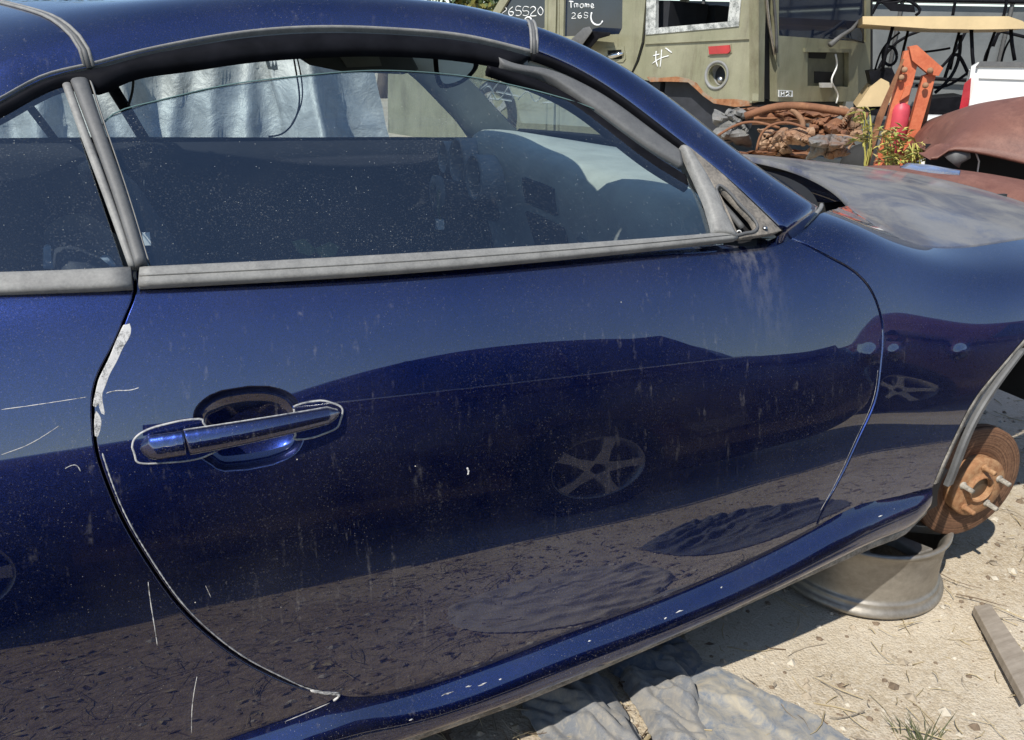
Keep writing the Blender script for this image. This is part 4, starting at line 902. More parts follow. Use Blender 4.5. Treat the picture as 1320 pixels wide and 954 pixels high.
# grease-pen strokes on the windscreen
def ws_hit():
    v = [Vector(p) for r in WS for p in r]; f = [(i*31+k, i*31+k+1, (i+1)*31+k+1, (i+1)*31+k) for i in range(39) for k in range(30)]
    return BVHTree.FromPolygons(v, f)
WB = ws_hit()
def stroke(pts, w, bvh, name, parent, off=.002):
    o = []
    for p in smooth(np.array(pts, float), max(6, 4*len(pts))):
        h = bvh.ray_cast(Vector(CAM), Vector(ray(*p)))
        if h[0]: n = h[1] if h[1].dot(Vector(ray(*p))) < 0 else -h[1]; o.append(np.array(h[0]+n*off))
    if len(o) > 2: MB().tube(o, w, 5).build(name, M_MARK, parent)
r5 = np.random.default_rng(4)
for l in ([(605, 128), (618, 116), (628, 108)], [(612, 132), (632, 112), (640, 128), (655, 112)], [(625, 135), (650, 104), (662, 126)], [(640, 118), (670, 124)], [(600, 138), (625, 128), (660, 130)],
          [(668, 128), (682, 118), (690, 130), (700, 122)], [(695, 126), (705, 120), (712, 128), (722, 122), (728, 130)], [(700, 132), (735, 130)], [(560, 112), (572, 130), (566, 142)], [(548, 96), (560, 108), (556, 122), (570, 128)], [(640, 98), (652, 92), (648, 104), (664, 98)], [(625, 152), (635, 140), (642, 150)]):
    stroke(l, .0016, WB, 'grease_pen_mark', WSO)

# ------------------------------------------------------------------ yard beyond the coupe
class Plane:
    """a vertical working plane in the yard"""
    def __init__(s, p, ang):                                # ang: direction of its horizontal axis
        s.p = np.array(p, float); s.u = np.array((math.cos(ang), math.sin(ang), 0)); s.n = np.array((s.u[1], -s.u[0], 0))
        if s.n @ (CAM-s.p) < 0: s.n = -s.n
    def __call__(s, px, py, d=0): return at_plane(px, py, s.p+s.n*d, s.n)
def flat(name, P, loop, mat, th, parent, holes=(), d=0, bevel=.004, mat_edge=None):
    """plate cut from px outlines on plane P (face pushed d towards the viewer), th thick"""
    to2 = lambda q: np.array([((P(*k, d)-P.p)@P.u, P(*k, d)[2]) for k in q])
    L = to2(loop); L = L if area(L) > 0 else L[::-1]; Ls = [L]
    for h in holes: q = to2(h); Ls.append(q if area(q) < 0 else q[::-1])
    V = np.vstack(Ls); E = []; b = 0
    for q in Ls: E += [(b+i, b+(i+1) % len(q)) for i in range(len(q))]; b += len(q)
    r = delaunay_2d_cdt([Vector(p) for p in V], E, [], 1, 1e-7); vv = np.array([(p.x, p.y) for p in r[0]]); fs = [tuple(f) for f in r[2]]
    keep = []
    for f in fs:
        c = vv[list(f)].mean(0)[None]; k = inpoly(c, L)[0] and not any(inpoly(c, h)[0] for h in Ls[1:]); 
        if k: keep.append(f)
    to3 = lambda q, dd: P.p*np.array((1, 1, 0))+P.u*q[0]+np.array((0, 0, q[1]))+P.n*dd
    A = [to3(q, d) for q in vv]; B = [to3(q, d-th) for q in vv]; n = len(vv); mb = MB()
    def ori(f, nn): 
        g = np.cross(A[f[1]]-A[f[0]], A[f[2]]-A[f[0]]); return f if g @ nn > 0 else f[::-1]
    F = [ori(f, P.n) for f in keep]; mb.add(A+B, F+[tuple(i+n for i in f[::-1]) for f in F], 0, False)
    for q in Ls:
        m = len(q); a = [to3(k, d) for k in q]+[to3(k, d-th) for k in q]; mb.add(a, [(i, m+i, m+(i+1) % m, (i+1) % m) for i in range(m)], 1 if mat_edge else 0, False)
    return mb.build(name, [mat, mat_edge] if mat_edge else mat, parent)
def ell(cx, cy, rx, ry, n=24, a0=0): return [(cx+rx*math.cos(a0+2*math.pi*k/n), cy+ry*math.sin(a0+2*math.pi*k/n)) for k in range(n)]
def pstroke(P, pts, w, name, parent, mat=None, d=.006):
    MB().tube([P(*p, d) for p in smooth(np.array(pts, float), max(5, 3*len(pts)))], w, 5).build(name, mat or M_MARK, parent)

# --- olive utility vehicle (nose away to the left)
M_OLIVE = NT('olive_paint'); _n = M_OLIVE.noise(2.5, 5, .6); _n2 = M_OLIVE.noise(90, 3, .6)
M_OLIVE.P(Base_Color=M_OLIVE.mix(M_OLIVE.math('ADD', M_OLIVE.math('MULTIPLY', M_OLIVE.ramp(_n, .35, .7), .6), M_OLIVE.math('MULTIPLY', M_OLIVE.ramp(_n2, .5, .8), .25)), M_OLIVE.mix(M_OLIVE.ramp(M_OLIVE.noise(1, 5, .7, M_OLIVE.map((9, 9, 1.1))), .48, .72), (.20, .195, .12), (.115, .10, .062)), (.33, .315, .22)), Roughness=.42, Coat_Weight=.3, Coat_Roughness=.25, Normal=M_OLIVE.bump(M_OLIVE.noise(1.7, 2, .5), .35, .05)); M_OLIVE = M_OLIVE.m
M_RARCH = M_rust('arch_rust', (.20, .075, .028), (.36, .17, .075), (.26, .20, .14), 16)
M_DGL = simple('dark_tinted_glass', (.012, .018, .035), .05, 0, .2, 3, spec=.8)
M_PEEL = M_worn('peeling_window_frame', (.16, .17, .16), (.50, .51, .48), .7, 14, .4, .55, .3)
M_RED = simple('red_reflector', (.35, .012, .022), .2, coat=.6)
M_CHR = simple('bright_chrome', (.62, .62, .62), .12, 1, .1)
hc0 = at_d(978, 131, 8.5); ha = math.atan2(-.934, .358)
HP = Plane(hc0, ha); HR = Plane(hc0, math.atan2(.358, .934))
SUV = thing('utility_vehicle', (hc0[0], hc0[1], 0), 'olive green boxy utility vehicle missing its rear wheel, rust along the arch', 'suv')
top_y = -95
seam = [(836, top_y), (834, 0), (829, 55), (822, 79), (814, 95)]
archp = [(838, 104), (852, 103), (871, 101), (887, 105), (898, 111), (906, 121), (920, 130), (947, 133), (966, 133)]
qt = flat('quarter_panel', HP, [(836, top_y), (978, top_y), (978, 130), (966, 133)]+archp[::-1][1:]+[(836, 104), (816, 100), (816, 95), (824, 79), (831, 55), (836, 0)], M_OLIVE, .09, SUV, [[(836, 40), (946, 30), (950, 0), (950, -55), (838, -55)], ell(924, 97, 11, 14, 20)], mat_edge=M_OLIVE)
flat('window_frame', HP, [(832, 45), (952, 34), (955, 0), (955, -58), (835, -58)], M_PEEL, .05, qt, [[(845, 36), (938, 28), (941, 0), (941, -52), (846, -52)]], d=.012)
flat('quarter_shoulder', HP, [(831, 57), (974, 50), (974, 47), (831, 54)], M_OLIVE, .03, qt, d=.022)
sv_pts = archp; ra = [(p[0], p[1]) for p in archp]; flat('rust_edge', HP, [(834, 99)]+[(p[0]+random.uniform(-1, 1), p[1]-random.uniform(2, 6)) for p in archp[1:]]+[(p[0], p[1]+random.uniform(1, 5)) for p in archp[::-1]], M_RARCH, .05, qt, d=.012)
rd = flat('rear_door', HP, [(722, top_y), (834, top_y), (832, 0), (827, 55), (820, 79), (812, 97), (800, 130), (790, 175), (716, 185), (718, 40)], M_OLIVE, .09, SUV, [[(726, 47), (798, 44), (802, 36), (803, -50), (728, -50)]])
flat('window_glass', HP, [(724, 49), (800, 46), (805, 36), (805, -52), (726, -52)], M_DGL, .02, rd, d=-.03)
fd = flat('front_door', HP, [(632, 20), (650, -10), (672, top_y), (719, top_y), (716, 40), (713, 185), (636, 195)], M_OLIVE, .09, SUV, [[(641, 22), (655, 0), (676, -45), (703, -45), (702, 36), (690, 38), (650, 36)]])
flat('window_glass', HP, [(639, 24), (653, 0), (674, -47), (705, -47), (704, 38), (650, 39)], M_DGL, .02, fd, d=-.03)
flat('hood_side', HP, [(500, 60), (632, 50), (634, 195), (500, 200)], M_OLIVE, .09, SUV)
for a, b in (((706, -60), (704, 180)), ((720, -60), (720, 180))): pstroke(HP, [a, ((a[0]+b[0])/2, (a[1]+b[1])/2), b], .012, 'door_pillar_bead', SUV, M_OLIVE, .004)
pstroke(HP, seam, .006, 'door_gap', SUV, M_DARK, .001)
hr = flat('door_handle', HP, [(779, 62), (804, 60), (806, 76), (803, 80), (781, 81)], M_OLIVE, .02, SUV, [[(783, 65), (801, 64), (802, 76), (784, 77)]], d=.012)
flat('handle_recess', HP, [(782, 64), (803, 63), (803, 78), (783, 79)], M_DARK, .01, hr, d=.002)
MB().tube([HP(782, 74, .02), HP(790, 72, .04), HP(803, 69, .03)], [.02, .03, .015], 8).build('handle_grip', M_CHR, hr)
flat('marker_lamp', HP, [(913, 60), (940, 58), (941, 66), (938, 69), (914, 70)], M_RED, .03, SUV, d=.03)
flat('lamp_bezel', HP, [(911, 58), (942, 56), (943, 68), (912, 72)], M_OLIVE, .02, SUV, d=.012)
c = HP(924, 97, .0); Rs = np.stack([HP.u, np.array((0, 0, 1.0)), HP.n], 1); M_FIL = simple('grey_filler_cup', (.22, .22, .21), .6, bump=.1)
FC = MB().lathe([(.138, .004), (.134, .016), (.118, .014), (.110, .0), (.095, -.12), (0, -.125)], c, Rs, 32).build('fuel_filler', M_FIL, SUV)
MB().lathe([(.0, .03), (.03, .03), (.035, .0)], c+HP.u*.02-np.array((0, 0, .045))-HP.n*.05, Rs, 16).build('filler_neck', M_CHROME, FC)
# hollow behind the panels
mb = MB(); bodyL = 4.6; wid = 1.95; F2 = -HP.u if (HP.u @ np.array((.358, -.934, 0))) > 0 else HP.u; IN = -HP.n
def loc(a, b, z): return np.array((hc0[0], hc0[1], 0))+F2*a+IN*b+np.array((0, 0, z))
for z0, z1, th in ((2.02, 2.10, 0),): 
    v = [loc(a, b, z) for z in (z0, z1) for a, b in ((0.0, 0.0), (3.0, 0), (3.0, wid), (0.0, wid))]; mb.add(v, [(3, 2, 1, 0), (4, 5, 6, 7), (0, 1, 5, 4), (1, 2, 6, 5), (2, 3, 7, 6), (3, 0, 4, 7)], 0, False)
mb.build('roof', M_OLIVE, SUV)
mb = MB()
def slab(a0, a1, b0, b1, z0, z1):
    v = [loc(a, b, z) for z in (z0, z1) for a, b in ((a0, b0), (a1, b0), (a1, b1), (a0, b1))]; mb.add(v, [(3, 2, 1, 0), (4, 5, 6, 7), (0, 1, 5, 4), (1, 2, 6, 5), (2, 3, 7, 6), (3, 0, 4, 7)], 0, False)
slab(.05, 4.4, wid-.06, wid, .55, 1.42); slab(0.05, .25, wid-.06, wid, 1.42, 2.02); slab(1.25, 1.4, wid-.06, wid, 1.42, 2.02); slab(2.3, 2.4, wid-.06, wid, 1.42, 2.02); mb.build('far_side', M_OLIVE, SUV)
mb = MB(); slab(.1, 4.4, .15, wid-.1, .72, .80); slab(1.3, 1.55, .2, .9, .8, 1.75); slab(1.3, 1.55, 1.05, 1.8, .8, 1.75); slab(.3, 1.2, .12, .35, .5, 1.15); slab(1.25, 1.35, .1, 1.8, .4, 1.1); mb.build('cabin', M_INT, SUV)
mb = MB(); slab(3.1, 4.6, .0, wid, 1.15, 1.25); slab(4.5, 4.6, 0, wid, .5, 1.2); mb.build('hood', M_OLIVE, SUV)
for a in (3.75,):
    for b in (.12, wid-.12): wheel_parts(loc(a, b, .42), np.stack([F2, np.array((0, 0, 1.0)), -IN if b < 1 else IN], 1), .44, .3, SUV, 'front_wheel')
# wing mirror bent off the door
q0 = HP(768, 50, .0); 
MB().loft([[HP(*p, d) for p in ((735, 52), (752, 36), (760, 34), (764, 40), (748, 62))] for d in (.05, .16, .26)], True, caps=True).build('wing_mirror', M_GREY2, SUV, bevel=.01)
MB().loft([[HP(*p, d) for p in ((748, 62), (764, 40), (788, 42), (786, 46), (772, 50), (758, 66))] for d in (.08, .2)], True, caps=True).build('mirror_bracket', M_BLACK, SUV, bevel=.006)
# tail end
rp = flat('rear_corner', HR, [(978, top_y), (990, top_y), (986, 45), (985, 131), (978, 131)], M_OLIVE, .10, SUV)
flat('tail_gap', HR, [(978, top_y), (1125, top_y), (1125, 128), (978, 128)], M_DARK, .02, SUV, d=-.08)
pstroke(HR, [(986, -40), (990, 20), (998, 70)], .018, 'gas_strut', SUV, M_CHROME, .01); pstroke(HR, [(995, -20), (1000, 30), (1001, 68)], .014, 'gas_strut', SUV, M_GREY2, .015)
TG = flat('tailgate', HR, [(1000, top_y), (1122, top_y), (1122, 112), (1116, 128), (1106, 131), (1002, 131)], M_OLIVE, .09, SUV, [[(1004, 46), (1116, 54), (1117, -60), (1004, -60)], [(1041, 66), (1094, 67), (1094, 112), (1041, 111)]])
flat('tailgate_glass', HR, [(1002, 48), (1118, 57), (1119, -62), (1002, -62)], M_DGL, .02, TG, d=-.02)
flat('plate_recess', HR, [(1039, 64), (1096, 65), (1096, 114), (1039, 113)], simple('recess_olive', (.11, .11, .075), .6), .03, TG, d=-.05)
flat('recess_hole', HR, [(1050, 92), (1076, 93), (1075, 108), (1050, 107)], M_DARK, .01, TG, d=-.045); flat('recess_hole', HR, [(1043, 68), (1066, 68), (1064, 76), (1043, 75)], M_DARK, .01, TG, d=-.045)
flat('plate_lamp_bar', HR, [(1038, 62), (1098, 63), (1098, 68), (1038, 67)], M_OLIVE, .05, TG, d=.02)
pstroke(HR, [(1077, 70), (1078, 88), (1072, 104), (1080, 122), (1078, 133)], .010, 'torn_cable', TG, M_WHITE, .03)
flat('cable_box', HR, [(1059, 107), (1073, 107), (1073, 113), (1060, 113)], M_WHITE, .03, TG, d=.03)
MB().tube([HR(1070, 58, .04), HR(1085, 46, .08), HR(1098, 38, .08), HR(1107, 27, .06)], [.03, .022, .02, .015], 8).build('broken_wiper', M_GREY2, TG)
MB().tube([HR(1105, 28, .05), HR(1112, 42, .05), HR(1113, 55, .04), HR(1085, 48, .05)], .008, 6).build('wiper_arm', M_GREY2, TG)
bd = flat('badge', HR, [(1004, 116), (1022, 117), (1022, 125), (1004, 125)], M_MARK, .008, TG, [[(1005, 117.3), (1021, 118), (1021, 124), (1005, 124)]], d=.010)
for l in ([(1007, 118.5), (1007, 121), (1007, 123.5)], [(1007, 121), (1009, 121), (1010.5, 121)], [(1010.5, 118.5), (1010.5, 121), (1010.5, 123.5)], [(1013, 119.5), (1015, 118.6), (1017, 120), (1013.5, 123.4)], [(1013.5, 123.4), (1016, 123.4), (1018, 123.4)]): pstroke(HR, l, .006, 'badge_letter', bd, M_MARK, .009)
MB().loft([[HP(*p, d) for p in ((969, 40), (978, 40), (978, 131), (969, 131))] for d in (.0, .02)], True, caps=True, smooth=False).build('corner_cap', M_OLIVE, SUV, bevel=.015)
# grease-pen lettering on its glass
def text_strokes(P, glyphs, x, y, w, h, gap, parent, r=.006, slant=0, d=-.026):
    for g in glyphs:
        for l in g: pstroke(P, [(x+a*w+slant*b+random.uniform(-.5, .5), y+b*h+random.uniform(-.6, .6)) for a, b in l], r*random.uniform(.5, .9), 'grease_pen_mark', parent, M_MARK, d)
        x += w+gap
D9 = {'3': [[(0, .1), (.6, 0), (.9, .25), (.4, .5), (.9, .75), (.5, 1), (0, .9)]], '5': [[(1, 0), (.1, 0), (.05, .45), (.7, .4), (1, .7), (.6, 1), (0, .95)]], '2': [[(0, .2), (.5, 0), (1, .25), (.5, .6), (0, 1), (1, 1)]], '0': [[(.5, 0), (0, .5), (.5, 1), (1, .5), (.5, 0)]], 'x': [[(0, 0), (.5, .5), (1, 1)], [(1, 0), (.5, .5), (0, 1)]], '6': [[(.8, 0), (.1, .5), (.2, .95), (.8, .95), (.9, .6), (.2, .6)]], 'T': [[(0, .05), (.5, 0), (1, 0)], [(.45, 0), (.4, .5), (.4, 1)]], 'm': [[(0, 1), (.1, .4), (.4, .4), (.45, 1)], [(.45, .5), (.8, .4), (.9, 1)]], 'a': [[(.8, .4), (.2, .5), (.2, .95), (.7, .95), (.8, .4), (.9, 1)]], 'e': [[(.1, .7), (.8, .65), (.5, .4), (.1, .7), (.4, 1), (.9, .9)]]}
text_strokes(HP, [D9[k] for k in '265520'], 646, 9, 7, 11, 2.5, fd, .007, 0)
pstroke(HP, ell(681, 26, 4, 4, 10)+[(685, 26)], .010, 'grease_pen_mark', fd, M_MARK, -.026)
text_strokes(HP, [D9[k] for k in 'Tmame'], 734, 2, 5, 8, 1.8, rd, .008, 0)
pstroke(HP, [(763, 16), (762, 24), (766, 31), (773, 32), (777, 27)], .010, 'grease_pen_mark', rd, M_MARK, -.026); text_strokes(HP, [D9['2'], D9['6'], D9['5']], 737, 17, 5, 6, 3, rd, .006)
for l in ([(846, 66), (846, 80), (848, 86)], [(853, 64), (852, 78), (851, 87)], [(841, 82), (850, 76), (862, 72)], [(858, 62), (866, 68)], [(842, 72), (850, 70)]): pstroke(HP, l, .006, 'grease_pen_mark', qt, M_MARK, .004)

# --- rusted scrap lying behind the utility vehicle
M_SCR = [M_rust('scrap_rust', (.13, .050, .022), (.30, .14, .065), (.20, .085, .04), 9), M_rust('scrap_pale_rust', (.22, .11, .055), (.40, .27, .17), (.30, .16, .085), 8), M_rust('scrap_steel', (.10, .10, .095), (.22, .21, .19), (.20, .10, .05), 7)]
def crumple(px_c, wpx, hpx, dist, depth, mat, seed, name, label, jag=.16, n=26):
    r = np.random.default_rng(seed); P = Plane(at_d(*px_c, dist), math.radians(-38)); m = 20; V = []
    fo = [(r.uniform(-1, 1), r.uniform(-1, 1), r.uniform(0, math.pi), r.uniform(.08, .3), r.uniform(-1, 1)) for _ in range(11)]
    oa = r.uniform(.65, 1.15, 24)
    for i in range(n):
        for k in range(m):
            a = i/(n-1)*2-1; b = k/(m-1)*2-1; th = math.atan2(b, a); q = (th+math.pi)/(2*math.pi)*24; o = oa[int(q) % 24]*(1-q % 1)+oa[(int(q)+1) % 24]*(q % 1)
            rr = max(abs(a), abs(b)); sc_ = (1-rr**4)+rr**4*o; z = 0
            for fa, fb2, ang, w, h in fo:
                t = (a-fa)*math.cos(ang)+(b-fb2)*math.sin(ang); z += h*max(0, 1-abs(t)/w)
            z += -.9*(a*a*.5+b*b*.8)
            V.append(P(px_c[0]+a*wpx*sc_, px_c[1]-b*hpx*sc_, z*depth*.8))
    F = [(i*m+k, i*m+k+1, (i+1)*m+k+1, (i+1)*m+k) for i in range(n-1) for k in range(m-1)]
    o = MB().add(V, F, 0, False).build(name, mat); md = o.modifiers.new('thickness', 'SOLIDIFY'); md.thickness = .012
    return tag(o, label, 'scrap metal', 'rusted scrap behind the utility vehicle')
crumple((945, 164), 24, 24, 6.5, .10, M_SCR[2], 1, 'bent_sheet', 'grey bent metal panel at left end of the rusted scrap', .07)
crumple((1000, 185), 20, 17, 6.2, .2, M_SCR[1], 2, 'scrap_part', 'orange rusted casting next to the grey bent panel')
crumple((1068, 168), 30, 17, 6.4, .22, M_SCR[0], 3, 'scrap_part', 'dark rusted lump at right of the scrap below the tailgate')
crumple((1068, 188), 26, 14, 5.9, .15, M_SCR[2], 4, 'scrap_plate', 'torn grey-green steel plate leaning on the rusted scrap', .1)
crumple((1030, 150), 70, 9, 6.9, .12, M_SCR[0], 5, 'scrap_beam', 'long rusted frame beam across the top of the scrap')
crumple((1030, 176), 18, 10, 6.1, .1, M_SCR[1], 6, 'scrap_part', 'small pale rusted bracket in the middle of the scrap')
crumple((1098, 158), 14, 18, 6.5, .1, M_SCR[1], 7, 'scrap_part', 'upright rusted bracket nearest the orange loader arm')
crumple((985, 205), 70, 12, 6.3, .35, M_SCR[0], 8, 'scrap_part', 'low rusted axle piece on the ground behind the dusty hood')
pp = Plane(at_d(1015, 150, 6.8), math.radians(-38))
for i, l in enumerate(([(960, 150), (1000, 138), (1060, 140), (1118, 150)], [(1020, 140), (1035, 160), (1020, 185)], [(1085, 150), (1070, 172), (1090, 195)])):
    tag(MB().tube([pp(*p, .3) for p in smooth(np.array(l, float), 16)], .028 if i == 0 else .02, 8).build('scrap_pipe', M_SCR[i]), ['bent rusty pipe lying across the top of the scrap', 'short curled rusty rod in the middle of the scrap', 'bent grey rod hanging over the right of the scrap'][i], 'scrap metal', 'rusted scrap behind the utility vehicle')

r11 = np.random.default_rng(77)
for i, (l, lb) in enumerate((([(925, 175), (960, 158), (1005, 165)], 'thin rusty rod across the grey bent panel'), ([(1040, 195), (1075, 175), (1112, 182)], 'thin rusty rod over the torn grey-green plate'), ([(975, 195), (985, 168), (1010, 158), (1040, 166)], 'curled brake line above the orange rusted casting'), ([(1090, 200), (1104, 178), (1118, 170)], 'straight thin rod leaning towards the loader arm'))):
    tag(MB().tube([pp(*p, .6+.05*i) for p in smooth(np.array(l, float), 16)], .009, 6).build('scrap_rod', M_SCR[i % 2]), lb, 'scrap metal', 'rusted scrap behind the utility vehicle')
# --- orange loader arm
M_ORG = M_worn('faded_orange_paint', (.42, .085, .030), (.60, .175, .075), .6, 8, .35, .7, .2); 
LP = Plane(at_d(1172, 140, 5.6), math.radians(-42)); LOAD = thing('loader_arm', tuple(LP(1150, 215)*np.array((1, 1, 0))), 'faded orange steel loader arm frame leaning upright beyond the hood', 'loader arm')
def beam(name, pts, d, th, mat=M_ORG): return flat(name, LP, pts, mat, th, LOAD, d=d, bevel=.006)
beam('side_beam', [(1166, 66), (1184, 62), (1186, 70), (1150, 215), (1125, 260), (1112, 260), (1135, 190)], .0, .11)
beam('side_beam', [(1190, 98), (1208, 92), (1200, 120), (1172, 215), (1160, 260), (1144, 260), (1165, 190)], .0, .11)
beam('cross_beam', [(1172, 60), (1182, 58), (1216, 88), (1210, 98), (1198, 96), (1176, 78)], .03, .14)
beam('side_strap', [(1163, 76), (1166, 76), (1136, 160), (1120, 215), (1114, 215), (1130, 150)], .05, .02, M_SCR[0])
beam('rear_strap', [(1198, 112), (1204, 112), (1186, 200), (1178, 215), (1180, 190)], -.12, .03, M_SCR[0])
beam('gusset', [(1167, 112), (1176, 108), (1172, 122), (1160, 130)], .03, .03)
for p in ((1166, 90), (1162, 100), (1199, 91), (1193, 110)): MB().lathe([(0, .018), (.014, .018), (.018, 0)], LP(*p, .032), np.stack([LP.u, np.array((0, 0, 1.0)), LP.n], 1), 8).build('bolt', M_SCR[1], LOAD)
FE = thing('red_bottle', tuple(LP(1158, 215, .0)*np.array((1, 1, 0))), 'faded pinkish red gas bottle between the orange loader beams', 'bottle')
ax = LP(1165, 120, -.02); bx = LP(1152, 200, -.02); dv = ax-bx
MB().tube([bx, bx+dv*.05, bx+dv*.72, bx+dv*.80, bx+dv*.86, bx+dv*.92], [.02, .052, .052, .045, .02, .018], 16).build('cylinder', simple('faded_red', (.50, .055, .075), .5, var=.2), FE)
MB().tube([bx+dv*.90, bx+dv], [.022, .018], 10).build('valve', M_CHROME, FE)
def weed(name, pxs, dist, n, mats, label, L0=.16, spread=14):
    w = MB(); r = np.random.default_rng(int(pxs[0]))
    for i in range(n):
        p = at_d(pxs[0]+r.normal(0, spread), pxs[1]+r.uniform(-24, 22), dist+r.normal(0, .06)); L = r.uniform(.4, 1)*L0; a = r.uniform(0, 6.28); up = r.uniform(-.4, 1)
        d = np.array((math.cos(a), math.sin(a), up)); d *= L/np.linalg.norm(d); s_ = np.cross(d, (0, 0, 1.0)); s_ = s_/(np.linalg.norm(s_)+1e-6)*r.uniform(.006, .016)
        w.add([p, p+d*.5+s_, p+d+np.array((0, 0, -.25*L)), p+d*.5-s_], [(0, 1, 2), (0, 2, 3)], int(r.integers(0, len(mats))), False)
    for k in range(7): 
        b = at_d(pxs[0]+r.normal(0, spread*.6), pxs[1]+60, dist); t = at_d(pxs[0]+r.normal(0, spread), pxs[1]-20, dist); w.tube(smooth(np.array([b, (b+t)/2+r.normal(0, .03, 3), t]), 10), .004, 4, 0)
    return tag(w.build(name, mats), label, 'plant')
WM = [simple('yellow_green_leaf', (.40, .36, .085), .7, var=.3, scale=20), simple('green_leaf', (.22, .25, .06), .7, var=.3, scale=20), simple('dry_leaf', (.38, .30, .12), .8, var=.3, scale=20)]
weed('weed', (1150, 190), 5.35, 170, WM, 'yellowing weed growing up the orange loader arm', .085, 11)
weed('weed', (1182, 205), 5.2, 70, WM, 'low weed with dry stems between loader arm and white bumper', .09, 12)
weed('weed', (1113, 165), 5.5, 40, WM, 'small weed sprig at left foot of the loader arm', .10, 5)

# --- white pickup
TPp = Plane(at_d(1250, 130, 6.6), math.radians(-50)); M_WP = simple('chalky_white_paint', (.70, .69, .66), .45, var=.08, scale=3, coat=.3)
TR = thing('pickup_truck', tuple(TPp(1290, 150)*np.array((1, 1, 0))), 'white pickup bed with red tail lamp behind the rusty hood', 'pickup')
flat('tailgate', TPp, [(1262, 84), (1270, 80), (1420, 84), (1420, 175), (1246, 175), (1250, 130)], M_WP, .06, TR)
flat('tailgate_cap', TPp, [(1258, 86), (1264, 79), (1422, 82), (1422, 87), (1266, 86)], M_GREY2, .09, TR, d=.015)
flat('tailgate_crease', TPp, [(1262, 99), (1420, 104), (1420, 106), (1262, 101)], M_WP, .03, TR, d=.014)
flat('tail_lamp', TPp, [(1243, 108), (1252, 100), (1250, 128), (1245, 150), (1235, 150)], M_RED, .12, TR, d=.02)
flat('bed_corner', TPp, [(1252, 86), (1262, 80), (1258, 170), (1238, 170), (1246, 130)], M_WP, .5, TR, d=-.02)
bp = flat('bumper', TPp, [(1192, 149), (1236, 150), (1420, 160), (1420, 196), (1226, 190), (1190, 165)], M_WP, .14, TR, d=.12)
flat('bumper_skirt', TPp, [(1190, 168), (1228, 190), (1420, 198), (1420, 240), (1184, 235)], M_WP, .05, TR, d=.06)
mb = MB(); b0 = TPp(1250, 100, -.06); 
for z0, z1, dd in ((.55, 1.2, 0),):
    v = [b0*np.array((1, 1, 0))+TPp.u*a-TPp.n*b+np.array((0, 0, z)) for z in (z0, z1) for a, b in ((0, 0), (1.75, 0), (1.75, 2.0), (0, 2.0))]; mb.add(v, [(3, 2, 1, 0), (0, 1, 5, 4), (1, 2, 6, 5), (2, 3, 7, 6), (3, 0, 4, 7)], 0, False)
mb.build('bed', M_WP, TR)
for b in (.12, 1.6): wheel_parts(b0*np.array((1, 1, 0))+TPp.u*b-TPp.n*1.0+np.array((0, 0, .37)), np.stack([TPp.n, np.array((0, 0, 1.0)), -TPp.u], 1), .37, .24, TR, 'rear_wheel')

# --- rust-brown car shell at right
M_RB = M_rust('brown_surface_rust', (.125, .050, .034), (.22, .10, .068), (.165, .068, .046), 11, .6, .3)
RU = thing('rusty_car', (2.1, 2.2, 0), 'rust-brown car shell with raised fender and dark wheel opening', 'car')
tp = smooth(np.array([(1199, 197), (1208, 188), (1222, 168), (1240, 150), (1262, 137), (1290, 129), (1320, 124), (1380, 119), (1440, 118)], float), 30); lw = smooth(np.array([(1200, 203), (1206, 203), (1222, 193), (1242, 192), (1262, 195), (1290, 201), (1320, 208), (1380, 222), (1440, 236)], float), 30)
secs = []
for i in range(30):
    A = at_d(*lw[i], 4.55); B = at_d(*tp[i], 4.95); o = np.array((.1, -.3, 0)); row = [A+np.array((.02, .10, .01)), A+np.array((0, 0, -.012)), A+np.array((-.003, -.006, .0))]
    k = min(1, i/8)
    for t in np.linspace(.08, 1, 10): row.append(A+(B-A)*t+np.array((-.04, -.06, .03))*math.sin(math.pi*t)*k)
    row += [B+np.array((.18, .25, -.03*k)), B+np.array((.5, .7, -.12)), B+np.array((.6, .85, -.4))]; secs.append(row)
MB().loft(secs).build('fender', M_RB, RU)
mb = MB(); cav = [[at_d(*p, 4.9)+np.array((.1, .15, 0)) for p in ((1205, 190), (1450, 190))], [at_d(*p, 4.9)+np.array((.1, .15, 0)) for p in ((1205, 290), (1450, 300))]]; mb.loft(cav).build('wheel_cavity', M_DARK, RU)
RW = smooth(np.array([(1085, 222), (1130, 217), (1200, 219), (1240, 222), (1320, 234), (1400, 250), (1480, 268)], float), 24); secs = []
for i in range(24):
    A = at_d(*RW[i], 4.3); secs.append([A+np.array((.25, .36, -.07)), A, A+np.array((-.07, -.1, -.02)), A+np.array((-.16, -.22, -.09)), A+np.array((-.22, -.3, -.22)), A+np.array((-.23, -.32, -.55))])
MB().loft([smooth(np.array(r), 16) for r in secs]).build('front_panel', M_RB, RU)
MB().tube([at_d(*p, 4.7) for p in ((1257, 195), (1262, 208), (1260, 222))], .004, 5).build('loose_wire', M_WHITE, RU)
MB().tube([at_d(*p, 4.6) for p in ((1226, 208), (1234, 200), (1250, 196))], [.05, .045, .03], 10).build('headlamp_bowl', M_GREY2, RU)
for x_, y_ in ((2.75, 2.6), ): wheel_parts(np.array((x_, y_, .3)), RY, .3, .2, RU, 'front_wheel')
rgp = [at_d(*p, 4.0) for p in ((1160, 216), (1170, 211), (1200, 214), (1238, 221), (1237, 226), (1200, 223))]
rg = MB(); rg.loft([[p+np.array((0, 0, .0)) for p in rgp], [p+np.array((.0, .0, .004)) for p in rgp]], True, caps=True); tag(rg.build('rag', M_cloth('blue_rag', (.12, .19, .36), (.25, .25, .25), .4)), 'thin blue rag lying on the edge of the rust-brown panel', 'rag')

